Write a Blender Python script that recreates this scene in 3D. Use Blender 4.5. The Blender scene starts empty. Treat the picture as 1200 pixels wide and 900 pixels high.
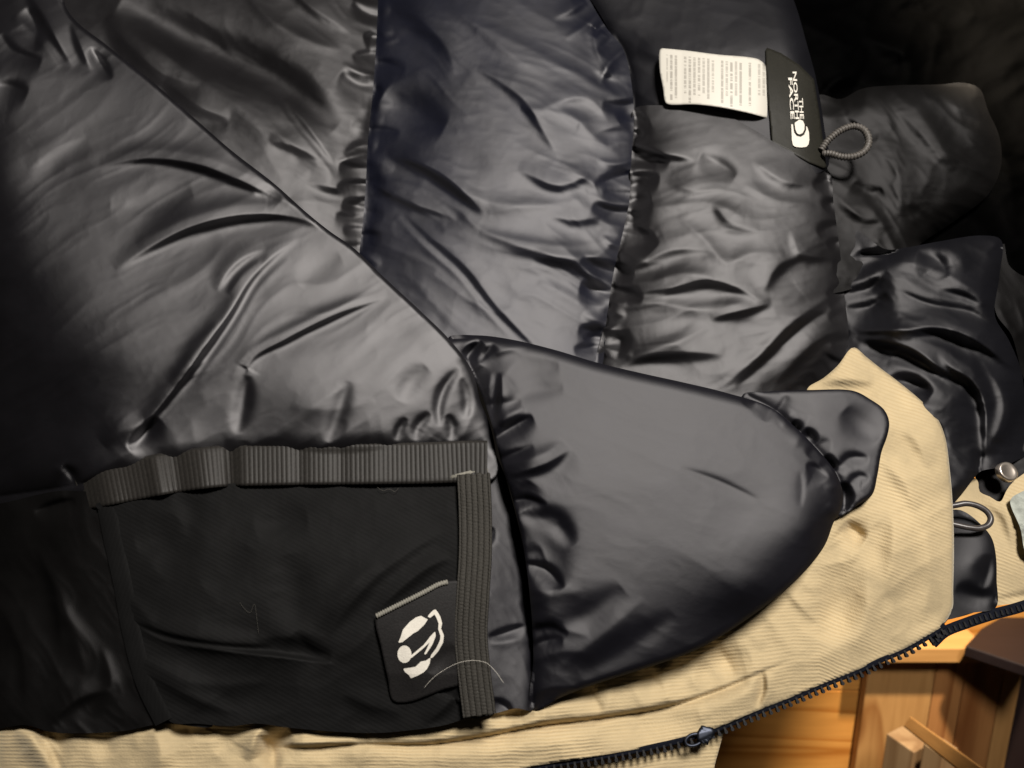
import bpy, math, random
import numpy as np
from mathutils import Vector, Matrix

random.seed(7)
RNG = np.random.default_rng(11)
scene = bpy.context.scene
COL = scene.collection

# ------------------------------------------------------------------ camera
FPX = 906.0                      # focal length in units of the 1200 px wide picture
PITCH = math.radians(15.0)
CAM = Vector((0.0, 0.0, 1.2))
cam_d = bpy.data.cameras.new('camera')
cam_d.sensor_width = 36.0
cam_d.lens = 36.0 * FPX / 1200.0
cam_d.clip_start = 0.01
cam_d.clip_end = 50.0
cam_d.dof.use_dof = True
cam_d.dof.focus_distance = 0.42
cam_d.dof.aperture_fstop = 11.0
cam = bpy.data.objects.new('camera', cam_d)
COL.objects.link(cam)
cam.location = CAM
cam.rotation_euler = (math.pi / 2 - PITCH, 0, 0)
scene.camera = cam
# columns of camera axes in world: x right, y up, z back
AX = np.array([1.0, 0, 0])
AY = np.array([0, math.sin(PITCH), math.cos(PITCH)])
AZ = np.array([0, -math.cos(PITCH), math.sin(PITCH)])
CAMV = np.array(CAM)

# ------------------------------------------------------------------ world, lamps, exposure
w = bpy.data.worlds.new('World')
scene.world = w
w.use_nodes = True
w.node_tree.nodes['Background'].inputs[0].default_value = (1.0, 0.86, 0.70, 1)
w.node_tree.nodes['Background'].inputs[1].default_value = 0.007


def lamp(name, loc, target, size, power, color, size_y=None, spread=180):
    ld = bpy.data.lights.new(name, 'AREA')
    ld.shape = 'RECTANGLE' if size_y else 'DISK'
    ld.size = size
    if size_y:
        ld.size_y = size_y
    ld.energy = power
    ld.color = color
    ld.spread = math.radians(spread)
    o = bpy.data.objects.new(name, ld)
    COL.objects.link(o)
    o.location = loc
    d = Vector(target) - Vector(loc)
    o.rotation_euler = d.to_track_quat('-Z', 'Y').to_euler()
    return o


lamp('ceiling_lamp', (0.34, -0.46, 2.30), (0.05, 0.45, 1.05), 0.34, 36.0, (1.0, 0.945, 0.875))
sp = bpy.data.lights.new('added_wall_spot', 'SPOT')  # added, unseen spot that brightens only the wood behind the jacket
sp.energy = 450.0
sp.color = (1.0, 0.84, 0.62)
sp.spot_size = math.radians(25)
sp.spot_blend = 0.7
sp.shadow_soft_size = 0.05
spo = bpy.data.objects.new('added_wall_spot', sp)
COL.objects.link(spo)
spo.location = (0.55, 0.35, 2.30)
spo.rotation_euler = (Vector((0.52, 1.12, 0.32)) - Vector(spo.location)).to_track_quat('-Z', 'Y').to_euler()

scene.view_settings.view_transform = 'Standard'
scene.view_settings.look = 'None'
scene.view_settings.exposure = 0.0
scene.view_settings.gamma = 1.0
scene.view_settings.use_curve_mapping = False
scene.cycles.use_denoising = True
scene.cycles.max_bounces = 6

# ------------------------------------------------------------------ the slope the jacket lies on
KS = 0.39
D0 = 0.485
NV = np.array([0.0, KS, 1.0])
NV /= np.linalg.norm(NV)


def P(x, y, h):
    """point of the picture (x, y) at height h cm above the slope the jacket lies on -> world"""
    x = np.asarray(x, float); y = np.asarray(y, float); h = np.asarray(h, float)
    rx = (x - 600) / FPX
    ry = (450 - y) / FPX
    den = -(NV[1] * ry - NV[2])
    t = (D0 * NV[2] - h * 0.01) / den
    cx, cy, cz = t * rx, t * ry, -t
    return (CAMV + cx[..., None] * AX + cy[..., None] * AY + cz[..., None] * AZ)


def Q(x, y, depth):
    """world point seen at (x, y) at a given distance along the lens axis (metres)"""
    rx = (x - 600) / FPX * depth
    ry = (450 - y) / FPX * depth
    return Vector(CAMV + rx * AX + ry * AY - depth * AZ)


# ------------------------------------------------------------------ small maths
def spline(pts, step=4.0, closed=False):
    p = np.array(pts, float)
    n = len(p)
    if n == 2 and not closed:
        L = np.hypot(*(p[1] - p[0]))
        k = max(2, int(L / step))
        t = np.linspace(0, 1, k)[:, None]
        return p[0] * (1 - t) + p[1] * t
    out = []
    rng = range(n) if closed else range(n - 1)
    for i in rng:
        p1, p2 = p[i], p[(i + 1) % n]
        p0 = p[(i - 1) % n] if (closed or i > 0) else 2 * p1 - p2
        p3 = p[(i + 2) % n] if (closed or i + 2 < n) else 2 * p2 - p1
        L = np.hypot(*(p2 - p1))
        if L < 1e-6:
            continue
        # centripetal tangents keep long/short neighbours from overshooting
        d01 = max(np.hypot(*(p1 - p0)), 1e-6) ** .5
        d12 = L ** .5
        d23 = max(np.hypot(*(p3 - p2)), 1e-6) ** .5
        m1 = d12 * ((p1 - p0) / d01 - (p2 - p0) / (d01 + d12) + (p2 - p1) / d12)
        m2 = d12 * ((p2 - p1) / d12 - (p3 - p1) / (d12 + d23) + (p3 - p2) / d23)
        k = max(2, int(L / step))
        t = np.linspace(0, 1, k, endpoint=False)[:, None]
        out.append((2 * t**3 - 3 * t**2 + 1) * p1 + (t**3 - 2 * t**2 + t) * m1 +
                   (-2 * t**3 + 3 * t**2) * p2 + (t**3 - t**2) * m2)
    if not closed:
        out.append(p[-1][None])
    return np.concatenate(out)


def seg_dist(X, Y, line, closed=False):
    """distance, arc parameter 0..1, signed side and nearest point from points to polyline"""
    a = line
    b = np.roll(line, -1, 0) if closed else line[1:]
    if not closed:
        a = line[:-1]
    L = np.hypot(*(b - a).T)
    S = np.concatenate([[0], np.cumsum(L)])
    best = np.full(X.shape, 1e18); tt = np.zeros(X.shape); sg = np.zeros(X.shape)
    nx = np.zeros(X.shape); ny = np.zeros(X.shape)
    for i in range(len(a)):
        dx, dy = b[i] - a[i]
        l2 = dx * dx + dy * dy
        if l2 < 1e-12:
            continue
        t = np.clip(((X - a[i, 0]) * dx + (Y - a[i, 1]) * dy) / l2, 0, 1)
        px = a[i, 0] + t * dx; py = a[i, 1] + t * dy
        d = (X - px)**2 + (Y - py)**2
        m = d < best
        best = np.where(m, d, best)
        tt = np.where(m, (S[i] + t * L[i]) / S[-1], tt)
        sg = np.where(m, np.sign(dx * (Y - a[i, 1]) - dy * (X - a[i, 0])), sg)
        nx = np.where(m, px, nx); ny = np.where(m, py, ny)
    return np.sqrt(best), tt, sg, nx, ny


def inside(X, Y, poly):
    r = np.zeros(X.shape, bool)
    n = len(poly)
    for i in range(n):
        x1, y1 = poly[i]; x2, y2 = poly[(i + 1) % n]
        if y1 == y2:
            continue
        c = ((y1 > Y) != (y2 > Y)) & (X < (x2 - x1) * (Y - y1) / (y2 - y1) + x1)
        r ^= c
    return r


def tps(ctrl):
    c = np.array(ctrl, float)
    n = len(c)
    s = 300.0
    xy = c[:, :2] / s

    def K(a, b):
        r2 = ((a[:, None, :] - b[None])**2).sum(-1)
        return 0.5 * r2 * np.log(r2 + 1e-9)
    A = np.zeros((n + 3, n + 3))
    A[:n, :n] = K(xy, xy) + np.eye(n) * 2e-3
    A[:n, n] = 1; A[:n, n + 1:] = xy
    A[n, :n] = 1; A[n + 1:, :n] = xy.T
    wv = np.linalg.solve(A, np.concatenate([c[:, 2], [0, 0, 0]]))

    def f(x, y):
        x = np.asarray(x, float); y = np.asarray(y, float)
        q = np.stack([x.ravel() / s, y.ravel() / s], -1)
        v = K(q, xy) @ wv[:n] + wv[n] + q @ wv[n + 1:]
        return v.reshape(x.shape)
    return f


_NT = RNG.random((256, 256))


def vnoise(x, y):
    xi = np.floor(x).astype(int); yi = np.floor(y).astype(int)
    fx = x - xi; fy = y - yi
    fx = fx**3 * (fx * (fx * 6 - 15) + 10); fy = fy**3 * (fy * (fy * 6 - 15) + 10)
    g = lambda i, j: _NT[i & 255, j & 255]
    return ((g(xi, yi) * (1 - fx) + g(xi + 1, yi) * fx) * (1 - fy) +
            (g(xi, yi + 1) * (1 - fx) + g(xi + 1, yi + 1) * fx) * fy)


def crumple(X, Y, size, ang=0.0, aniso=2.0, seed=0.0):
    c, s = math.cos(math.radians(ang)), math.sin(math.radians(ang))
    wx = X + 0.5 * size * (vnoise(X / size / 1.3 + seed + 7, Y / size / 1.3) - .5)
    wy = Y + 0.5 * size * (vnoise(X / size / 1.3 + seed + 31, Y / size / 1.3 + 9) - .5)
    u = (wx * c + wy * s) / (size * aniso); v = (-wx * s + wy * c) / size
    o = 0; a = 1.0
    for k in range(3):
        n = vnoise(u * 2**k + seed + 13 * k, v * 2**k + 5 * k + seed)
        o = o + a * np.clip(1 - np.sqrt((2 * n - 1) ** 2 + 0.004), 0, 1) ** 1.25
        a *= 0.45
    return o - 0.9


# ------------------------------------------------------------------ materials
def newmat(name):
    m = bpy.data.materials.new(name)
    m.use_nodes = True
    nt = m.node_tree
    return m, nt, nt.nodes['Principled BSDF']


def N(nt, t, **kw):
    n = nt.nodes.new(t)
    for k, v in kw.items():
        if k.startswith('_'):
            setattr(n, k[1:], v)
        else:
            n.inputs[k.replace('__', ' ')].default_value = v
    return n


def ramp(nt, stops):
    r = nt.nodes.new('ShaderNodeValToRGB')
    e = r.color_ramp.elements
    e[0].position, e[0].color = stops[0][0], (*stops[0][1], 1)
    e[1].position, e[1].color = stops[-1][0], (*stops[-1][1], 1)
    for p, c in stops[1:-1]:
        x = e.new(p); x.color = (*c, 1)
    return r


def mat_nylon(name, base, gloss=0.07, rough=0.66, tint=(0.99, 0.975, 1.0)):
    """satin-faced nylon: a dark body colour under a broad soft sheen that does not flare at the rims"""
    m, nt, b = newmat(name)
    L = nt.links
    tc = nt.nodes.new('ShaderNodeTexCoord')
    n1 = N(nt, 'ShaderNodeTexNoise', Scale=2.2, Detail=4.0)
    L.new(tc.outputs['UV'], n1.inputs['Vector'])
    cr = ramp(nt, [(0.3, tuple(c * 0.8 for c in base)), (0.7, tuple(c * 1.2 for c in base))])
    L.new(n1.outputs['Fac'], cr.inputs['Fac'])
    L.new(cr.outputs['Color'], b.inputs['Base Color'])
    b.inputs['Roughness'].default_value = 1.0
    b.inputs['Specular IOR Level'].default_value = 0.0
    # fine cloth grain and very small puckers
    n2 = N(nt, 'ShaderNodeTexNoise', Scale=110.0, Detail=2.0)
    n3 = N(nt, 'ShaderNodeTexNoise', Scale=11.0, Detail=6.0, Roughness=0.58, Distortion=0.5)
    L.new(tc.outputs['UV'], n2.inputs['Vector'])
    L.new(tc.outputs['UV'], n3.inputs['Vector'])
    b1 = N(nt, 'ShaderNodeBump', Strength=0.55, Distance=0.00013)
    b2 = N(nt, 'ShaderNodeBump', Strength=0.10, Distance=0.0007)
    L.new(n2.outputs['Fac'], b1.inputs['Height'])
    L.new(n3.outputs['Fac'], b2.inputs['Height'])
    L.new(b2.outputs['Normal'], b1.inputs['Normal'])
    L.new(b1.outputs['Normal'], b.inputs['Normal'])
    gl = nt.nodes.new('ShaderNodeBsdfGlossy')
    gl.distribution = 'BECKMANN'
    gl.inputs['Color'].default_value = (gloss * tint[0], gloss * tint[1], gloss * tint[2], 1)
    gl.inputs['Roughness'].default_value = rough
    L.new(b1.outputs['Normal'], gl.inputs['Normal'])
    ad = nt.nodes.new('ShaderNodeAddShader')
    L.new(b.outputs[0], ad.inputs[0]); L.new(gl.outputs[0], ad.inputs[1])
    out = nt.nodes['Material Output']
    L.new(ad.outputs[0], out.inputs['Surface'])
    return m


def mat_cord(name, base, rib=1.0):
    """corduroy: the rib coordinate is the v of the uv map"""
    m, nt, b = newmat(name)
    L = nt.links
    tc = nt.nodes.new('ShaderNodeTexCoord')
    sep = nt.nodes.new('ShaderNodeSeparateXYZ')
    L.new(tc.outputs['UV'], sep.inputs[0])
    wn = N(nt, 'ShaderNodeTexNoise', Scale=1.2, Detail=2.0)
    L.new(tc.outputs['UV'], wn.inputs['Vector'])
    add = N(nt, 'ShaderNodeMath', _operation='MULTIPLY_ADD')
    L.new(wn.outputs['Fac'], add.inputs[0]); add.inputs[1].default_value = 0.10
    L.new(sep.outputs['Y'], add.inputs[2])
    mul = N(nt, 'ShaderNodeMath', _operation='MULTIPLY')
    L.new(add.outputs[0], mul.inputs[0]); mul.inputs[1].default_value = 2 * math.pi * 23.0 * rib
    sn = N(nt, 'ShaderNodeMath', _operation='SINE')
    L.new(mul.outputs[0], sn.inputs[0])
    h = N(nt, 'ShaderNodeMapRange'); h.inputs['From Min'].default_value = -1
    L.new(sn.outputs[0], h.inputs['Value'])
    fz = N(nt, 'ShaderNodeTexNoise', Scale=45.0, Detail=3.0)
    L.new(tc.outputs['UV'], fz.inputs['Vector'])
    big = N(nt, 'ShaderNodeTexNoise', Scale=1.1, Detail=5.0, Roughness=0.65)
    L.new(tc.outputs['UV'], big.inputs['Vector'])
    c1 = ramp(nt, [(0.30, tuple(c * 0.74 for c in base)), (0.5, base), (0.70, tuple(min(1, c * 1.18) for c in base))])
    L.new(big.outputs['Fac'], c1.inputs['Fac'])
    # grooves a little darker and browner than the wales
    mx = N(nt, 'ShaderNodeMix', _data_type='RGBA', _blend_type='MULTIPLY')
    # how clearly the wales stand out changes from place to place (worn pile)
    wr = N(nt, 'ShaderNodeMapRange'); wr.inputs['From Min'].default_value = 0.35; wr.inputs['From Max'].default_value = 0.62
    wr.inputs['To Min'].default_value = 0.0; wr.inputs['To Max'].default_value = 0.5
    L.new(big.outputs['Fac'], wr.inputs['Value'])
    L.new(wr.outputs['Result'], mx.inputs[0])
    gr = ramp(nt, [(0.0, (0.80, 0.73, 0.63)), (0.6, (1, 1, 1))])
    L.new(h.outputs['Result'], gr.inputs['Fac'])
    L.new(c1.outputs['Color'], mx.inputs[6]); L.new(gr.outputs['Color'], mx.inputs[7])
    L.new(mx.outputs[2], b.inputs['Base Color'])
    b.inputs['Roughness'].default_value = 0.85
    b.inputs['Specular IOR Level'].default_value = 0.2
    b.inputs['Sheen Weight'].default_value = 0.25
    b.inputs['Sheen Tint'].default_value = (1, 0.92, 0.75, 1)
    b1 = N(nt, 'ShaderNodeBump', Distance=0.0004)
    L.new(wr.outputs['Result'], b1.inputs['Strength'])
    L.new(h.outputs['Result'], b1.inputs['Height'])
    b2 = N(nt, 'ShaderNodeBump', Strength=0.5, Distance=0.00035)
    L.new(fz.outputs['Fac'], b2.inputs['Height'])
    L.new(b1.outputs['Normal'], b2.inputs['Normal'])
    b3 = N(nt, 'ShaderNodeBump', Strength=0.35, Distance=0.004)
    L.new(big.outputs['Fac'], b3.inputs['Height'])
    L.new(b2.outputs['Normal'], b3.inputs['Normal'])
    L.new(b3.outputs['Normal'], b.inputs['Normal'])
    return m


def mat_twill(name, base, rough=0.75, scale=26.0, spec=0.14):
    m, nt, b = newmat(name)
    L = nt.links
    tc = nt.nodes.new('ShaderNodeTexCoord')
    mp = nt.nodes.new('ShaderNodeMapping')
    mp.inputs['Rotation'].default_value = (0, 0, math.radians(-28))
    L.new(tc.outputs['UV'], mp.inputs['Vector'])
    wv = N(nt, 'ShaderNodeTexWave', Scale=scale * 0.25, Distortion=0.6, Detail=1.0)
    wv.bands_direction = 'Y'
    L.new(mp.outputs['Vector'], wv.inputs['Vector'])
    ck = N(nt, 'ShaderNodeTexNoise', Scale=70.0, Detail=2.0)
    L.new(tc.outputs['UV'], ck.inputs['Vector'])
    mx = N(nt, 'ShaderNodeMath', _operation='MULTIPLY_ADD')
    L.new(wv.outputs['Fac'], mx.inputs[0]); mx.inputs[1].default_value = 0.6
    L.new(ck.outputs['Fac'], mx.inputs[2])
    big = N(nt, 'ShaderNodeTexNoise', Scale=2.0, Detail=4.0)
    L.new(tc.outputs['UV'], big.inputs['Vector'])
    cr = ramp(nt, [(0.3, tuple(c * 0.8 for c in base)), (0.7, tuple(c * 1.25 for c in base))])
    L.new(big.outputs['Fac'], cr.inputs['Fac'])
    L.new(cr.outputs['Color'], b.inputs['Base Color'])
    b.inputs['Roughness'].default_value = rough
    b.inputs['Specular IOR Level'].default_value = spec
    bp = N(nt, 'ShaderNodeBump', Strength=0.35, Distance=0.00022)
    L.new(mx.outputs[0], bp.inputs['Height'])
    L.new(bp.outputs['Normal'], b.inputs['Normal'])
    return m


def mat_plain(name, base, rough=0.6, spec=0.4, metal=0.0, noise=60.0, bump=0.3, dist=0.0002, var=0.25):
    m, nt, b = newmat(name)
    L = nt.links
    tc = nt.nodes.new('ShaderNodeTexCoord')
    n = N(nt, 'ShaderNodeTexNoise', Scale=noise, Detail=4.0)
    L.new(tc.outputs['Object'], n.inputs['Vector'])
    cr = ramp(nt, [(0.3, tuple(c * (1 - var) for c in base)), (0.7, tuple(min(1, c * (1 + var)) for c in base))])
    L.new(n.outputs['Fac'], cr.inputs['Fac'])
    L.new(cr.outputs['Color'], b.inputs['Base Color'])
    b.inputs['Roughness'].default_value = rough
    b.inputs['Specular IOR Level'].default_value = spec
    b.inputs['Metallic'].default_value = metal
    bp = N(nt, 'ShaderNodeBump', Strength=bump, Distance=dist)
    L.new(n.outputs['Fac'], bp.inputs['Height'])
    L.new(bp.outputs['Normal'], b.inputs['Normal'])
    return m


def mat_wood(name, light, dark, axis='X', knots=0.0, rings=9.0, rough=0.45, offset=0.0, stretch=0.08):
    m, nt, b = newmat(name)
    L = nt.links
    tc = nt.nodes.new('ShaderNodeTexCoord')
    oi = nt.nodes.new('ShaderNodeObjectInfo')
    mp = nt.nodes.new('ShaderNodeMapping')
    s = [1, 1, 1]
    s['XYZ'.index(axis)] = stretch
    mp.inputs['Scale'].default_value = s
    L.new(tc.outputs['Object'], mp.inputs['Vector'])
    va = N(nt, 'ShaderNodeVectorMath', _operation='ADD')
    L.new(mp.outputs['Vector'], va.inputs[0])
    cmb = nt.nodes.new('ShaderNodeCombineXYZ')
    mo = N(nt, 'ShaderNodeMath', _operation='MULTIPLY_ADD')
    L.new(oi.outputs['Random'], mo.inputs[0]); mo.inputs[1].default_value = 7.0; mo.inputs[2].default_value = offset
    L.new(mo.outputs[0], cmb.inputs[0]); L.new(mo.outputs[0], cmb.inputs[1]); L.new(mo.outputs[0], cmb.inputs[2])
    L.new(cmb.outputs[0], va.inputs[1])
    n1 = N(nt, 'ShaderNodeTexNoise', Scale=7.0, Detail=2.0, Distortion=0.3)
    L.new(va.outputs[0], n1.inputs['Vector'])
    mu = N(nt, 'ShaderNodeMath', _operation='MULTIPLY'); mu.inputs[1].default_value = rings
    L.new(n1.outputs['Fac'], mu.inputs[0])
    fr = N(nt, 'ShaderNodeMath', _operation='FRACT')
    L.new(mu.outputs[0], fr.inputs[0])
    cr = ramp(nt, [(0.0, light), (0.55, tuple(l * .8 + d * .2 for l, d in zip(light, dark))),
                   (0.88, dark), (1.0, light)])
    L.new(fr.outputs[0], cr.inputs['Fac'])
    n2 = N(nt, 'ShaderNodeTexNoise', Scale=120.0, Detail=3.0)
    L.new(va.outputs[0], n2.inputs['Vector'])
    mx = N(nt, 'ShaderNodeMix', _data_type='RGBA', _blend_type='MULTIPLY'); mx.inputs[0].default_value = 0.5
    g = ramp(nt, [(0.3, (0.72, 0.66, 0.6)), (0.65, (1, 1, 1))])
    L.new(n2.outputs['Fac'], g.inputs['Fac'])
    L.new(cr.outputs['Color'], mx.inputs[6]); L.new(g.outputs['Color'], mx.inputs[7])
    last = mx.outputs[2]
    if knots:
        vo = N(nt, 'ShaderNodeTexVoronoi', Scale=knots)
        mp2 = nt.nodes.new('ShaderNodeMapping')
        s2 = [1, 1, 1]; s2['XYZ'.index(axis)] = 0.45
        mp2.inputs['Scale'].default_value = s2
        L.new(tc.outputs['Object'], mp2.inputs['Vector'])
        va2 = N(nt, 'ShaderNodeVectorMath', _operation='ADD')
        L.new(mp2.outputs['Vector'], va2.inputs[0]); L.new(cmb.outputs[0], va2.inputs[1])
        L.new(va2.outputs[0], vo.inputs['Vector'])
        kr = ramp(nt, [(0.07, (0.12, 0.05, 0.02)), (0.12, (0.5, 0.36, 0.24)), (0.22, (1, 1, 1))])
        L.new(vo.outputs['Distance'], kr.inputs['Fac'])
        mk = N(nt, 'ShaderNodeMix', _data_type='RGBA', _blend_type='MULTIPLY'); mk.inputs[0].default_value = 1.0
        L.new(last, mk.inputs[6]); L.new(kr.outputs['Color'], mk.inputs[7])
        last = mk.outputs[2]
    L.new(last, b.inputs['Base Color'])
    b.inputs['Roughness'].default_value = rough
    b.inputs['Specular IOR Level'].default_value = 0.35
    bp = N(nt, 'ShaderNodeBump', Strength=0.3, Distance=0.0006)
    L.new(n2.outputs['Fac'], bp.inputs['Height'])
    L.new(bp.outputs['Normal'], b.inputs['Normal'])
    return m


def mat_care_label(name):
    """white woven label with columns of tiny illegible print (u across the columns, v along them)"""
    m, nt, b = newmat(name)
    L = nt.links
    tc = nt.nodes.new('ShaderNodeTexCoord')
    sep = nt.nodes.new('ShaderNodeSeparateXYZ'); L.new(tc.outputs['UV'], sep.inputs[0])

    def mth(op, a, b_=None, c=None):
        n = nt.nodes.new('ShaderNodeMath'); n.operation = op
        for i, v in enumerate((a, b_, c)):
            if v is None: continue
            if isinstance(v, (int, float)): n.inputs[i].default_value = v
            else: L.new(v, n.inputs[i])
        return n.outputs[0]
    u, v = sep.outputs['X'], sep.outputs['Y']
    lines = 24.0
    ul = mth('MULTIPLY', u, lines)
    li = mth('FLOOR', ul)
    lf = mth('FRACT', ul)
    inl = mth('MULTIPLY', mth('GREATER_THAN', lf, 0.26), mth('LESS_THAN', lf, 0.80))
    # words along each line
    cv = nt.nodes.new('ShaderNodeCombineXYZ')
    L.new(mth('MULTIPLY', v, 46.0), cv.inputs[0]); L.new(mth('MULTIPLY', li, 3.7), cv.inputs[1])
    wn = N(nt, 'ShaderNodeTexNoise', Scale=1.0, Detail=1.0); L.new(cv.outputs[0], wn.inputs['Vector'])
    word = mth('GREATER_THAN', wn.outputs['Fac'], 0.42)
    # ragged length of every line, and a few empty lines
    wl = nt.nodes.new('ShaderNodeTexWhiteNoise'); wl.noise_dimensions = '1D'; L.new(li, wl.inputs['W'])
    ln = mth('MULTIPLY_ADD', wl.outputs['Value'], 0.42, 0.52)
    rag = mth('MULTIPLY', mth('LESS_THAN', v, ln), mth('GREATER_THAN', v, 0.09))
    emp = mth('GREATER_THAN', wl.outputs['Value'], 0.12)
    mar = mth('MULTIPLY', mth('GREATER_THAN', u, 0.06), mth('LESS_THAN', u, 0.95))
    ink = mth('MULTIPLY', mth('MULTIPLY', mth('MULTIPLY', inl, word), mth('MULTIPLY', rag, emp)), mar)
    ink = mth('MULTIPLY', ink, mth('MULTIPLY_ADD', wl.outputs['Value'], 0.25, 0.30))
    mx = N(nt, 'ShaderNodeMix', _data_type='RGBA')
    L.new(ink, mx.inputs[0])
    mx.inputs[6].default_value = (0.66, 0.63, 0.56, 1); mx.inputs[7].default_value = (0.16, 0.14, 0.12, 1)
    L.new(mx.outputs[2], b.inputs['Base Color'])
    b.inputs['Roughness'].default_value = 0.5
    return m


M = {
    'nylon': mat_nylon('black_nylon', (0.0085, 0.0082, 0.0098), 0.150, 0.66),
    'dimplum': mat_nylon('dimmed_plum_nylon', (0.0085, 0.0083, 0.0112), 0.072, 0.64),  # same lining cloth, sheen turned down to dim the front panels' highlight
    'dimbacknylon': mat_nylon('dimmed_back_nylon', (0.0085, 0.0080, 0.0088), 0.112, 0.64),  # same lining cloth, sheen lowered to make the back baffles look less lit
    'bluenylon': mat_nylon('blue_black_nylon', (0.0078, 0.0085, 0.0150), 0.112, 0.64),  # navy cast of the lining, with the back baffles' lowered sheen
    'dimnavy': mat_nylon('dimmed_navy_nylon', (0.0080, 0.0080, 0.0100), 0.054, 0.64),  # slight navy cast; sheen cut so the hood sinks into shade
    'collar': mat_nylon('shaded_collar_cloth', (0.0060, 0.0057, 0.0057), 0.030, 0.66),  # colour and sheen darkened to stand in for shade
    'cord': mat_cord('tan_corduroy', (0.53, 0.42, 0.25)),
    'pocket': mat_twill('pocket_twill', (0.0058, 0.0057, 0.0058)),
    'unlitlining': mat_nylon('unlit_hood_lining', (0.0004, 0.0004, 0.0004), 0.0007, 0.64),  # near-black colour stands in for the unlit depth behind the hood
    'ribbon': mat_plain('black_grosgrain', (0.017, 0.015, 0.013), 0.6, 0.4, noise=900, bump=0.3),
    'elastic': mat_plain('black_elastic', (0.036, 0.033, 0.028), 0.75, 0.3, noise=1500, bump=0.8, dist=0.0004),
    'tag': mat_plain('woven_tag', (0.011, 0.010, 0.010), 0.65, 0.3, noise=1200, bump=0.5),
    'satin': mat_plain('satin_tag', (0.012, 0.011, 0.007), 0.6, 0.4, noise=900, bump=0.3),
    'white': mat_plain('white_thread', (0.74, 0.70, 0.62), 0.7, 0.2, noise=1500, bump=0.5, var=0.08),
    'overlock': mat_plain('grey_thread', (0.22, 0.21, 0.18), 0.8, 0.2, noise=1500, bump=0.6),
    'lint': mat_plain('lint', (0.085, 0.08, 0.07), 0.9, 0.1, noise=1500, bump=0.5),
    'cordrope': mat_plain('grey_braid', (0.10, 0.09, 0.08), 0.5, 0.5, noise=900, bump=0.6),
    'rubber': mat_plain('dark_cord', (0.055, 0.047, 0.045), 0.35, 0.5, noise=400),
    'teeth': mat_plain('black_zip_teeth', (0.006, 0.006, 0.007), 0.45, 0.25, noise=500),
    'tape': mat_plain('zip_tape', (0.006, 0.007, 0.012), 0.85, 0.1, noise=1500, bump=0.7),
    'steel': mat_plain('blue_steel', (0.040, 0.045, 0.060), 0.45, 0.5, 0.9, noise=200),
    'brass': mat_plain('dull_snap_metal', (0.62, 0.55, 0.48), 0.32, 0.5, 0.9, noise=150),
    'greycloth': mat_plain('pale_grey_pile', (0.36, 0.38, 0.34), 0.95, 0.1, noise=260, bump=0.8, dist=0.002),
    'label': mat_care_label('care_label_print'),
    'floorwood': mat_wood('orange_pine', (0.62, 0.29, 0.07), (0.42, 0.155, 0.026), 'X', rings=8.0, rough=0.35),
    'pine_x': mat_wood('pale_pine', (0.46, 0.25, 0.092), (0.29, 0.13, 0.040), 'X', knots=9.0, rings=7.0),
    'redpine_x': mat_wood('red_pine', (0.40, 0.185, 0.065), (0.23, 0.085, 0.026), 'X', knots=12.0, rings=6.0, offset=2.2),
    'post_x': mat_wood('post_pine', (0.30, 0.20, 0.11), (0.2, 0.12, 0.06), 'X', rings=5.0),
    'darkwood_x': mat_wood('shaded_recess_wood', (0.026, 0.016, 0.016), (0.016, 0.010, 0.010), 'X', rings=4.0, rough=0.4),  # dark tone stands in for the shaded recess beside the boards
    'batten': mat_wood('batten_pine', (0.50, 0.27, 0.095), (0.33, 0.16, 0.05), 'X', rings=5.0),
    'darkwood': mat_wood('dark_stained_wood', (0.015, 0.010, 0.011), (0.010, 0.007, 0.008), 'X', rings=4.0, rough=0.4),
}


# ------------------------------------------------------------------ objects
def link(name, me, mat, parent=None, smooth=True):
    if mat is not None:
        me.materials.append(mat)
    if smooth:
        me.polygons.foreach_set('use_smooth', [True] * len(me.polygons))
    o = bpy.data.objects.new(name, me)
    COL.objects.link(o)
    if parent is not None:
        o.parent = parent
        o.matrix_parent_inverse = parent.matrix_world.inverted()
    return o


def empty(name, loc, label, cat, group=None):
    o = bpy.data.objects.new(name, None)
    COL.objects.link(o)
    o.location = loc
    o.matrix_world = Matrix.Translation(loc)
    o['label'] = label
    o['category'] = cat
    if group:
        o['group'] = group
    return o


def solid(o, t):
    md = o.modifiers.new('thickness', 'SOLIDIFY')
    md.thickness = t
    md.offset = -1
    return o


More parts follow.
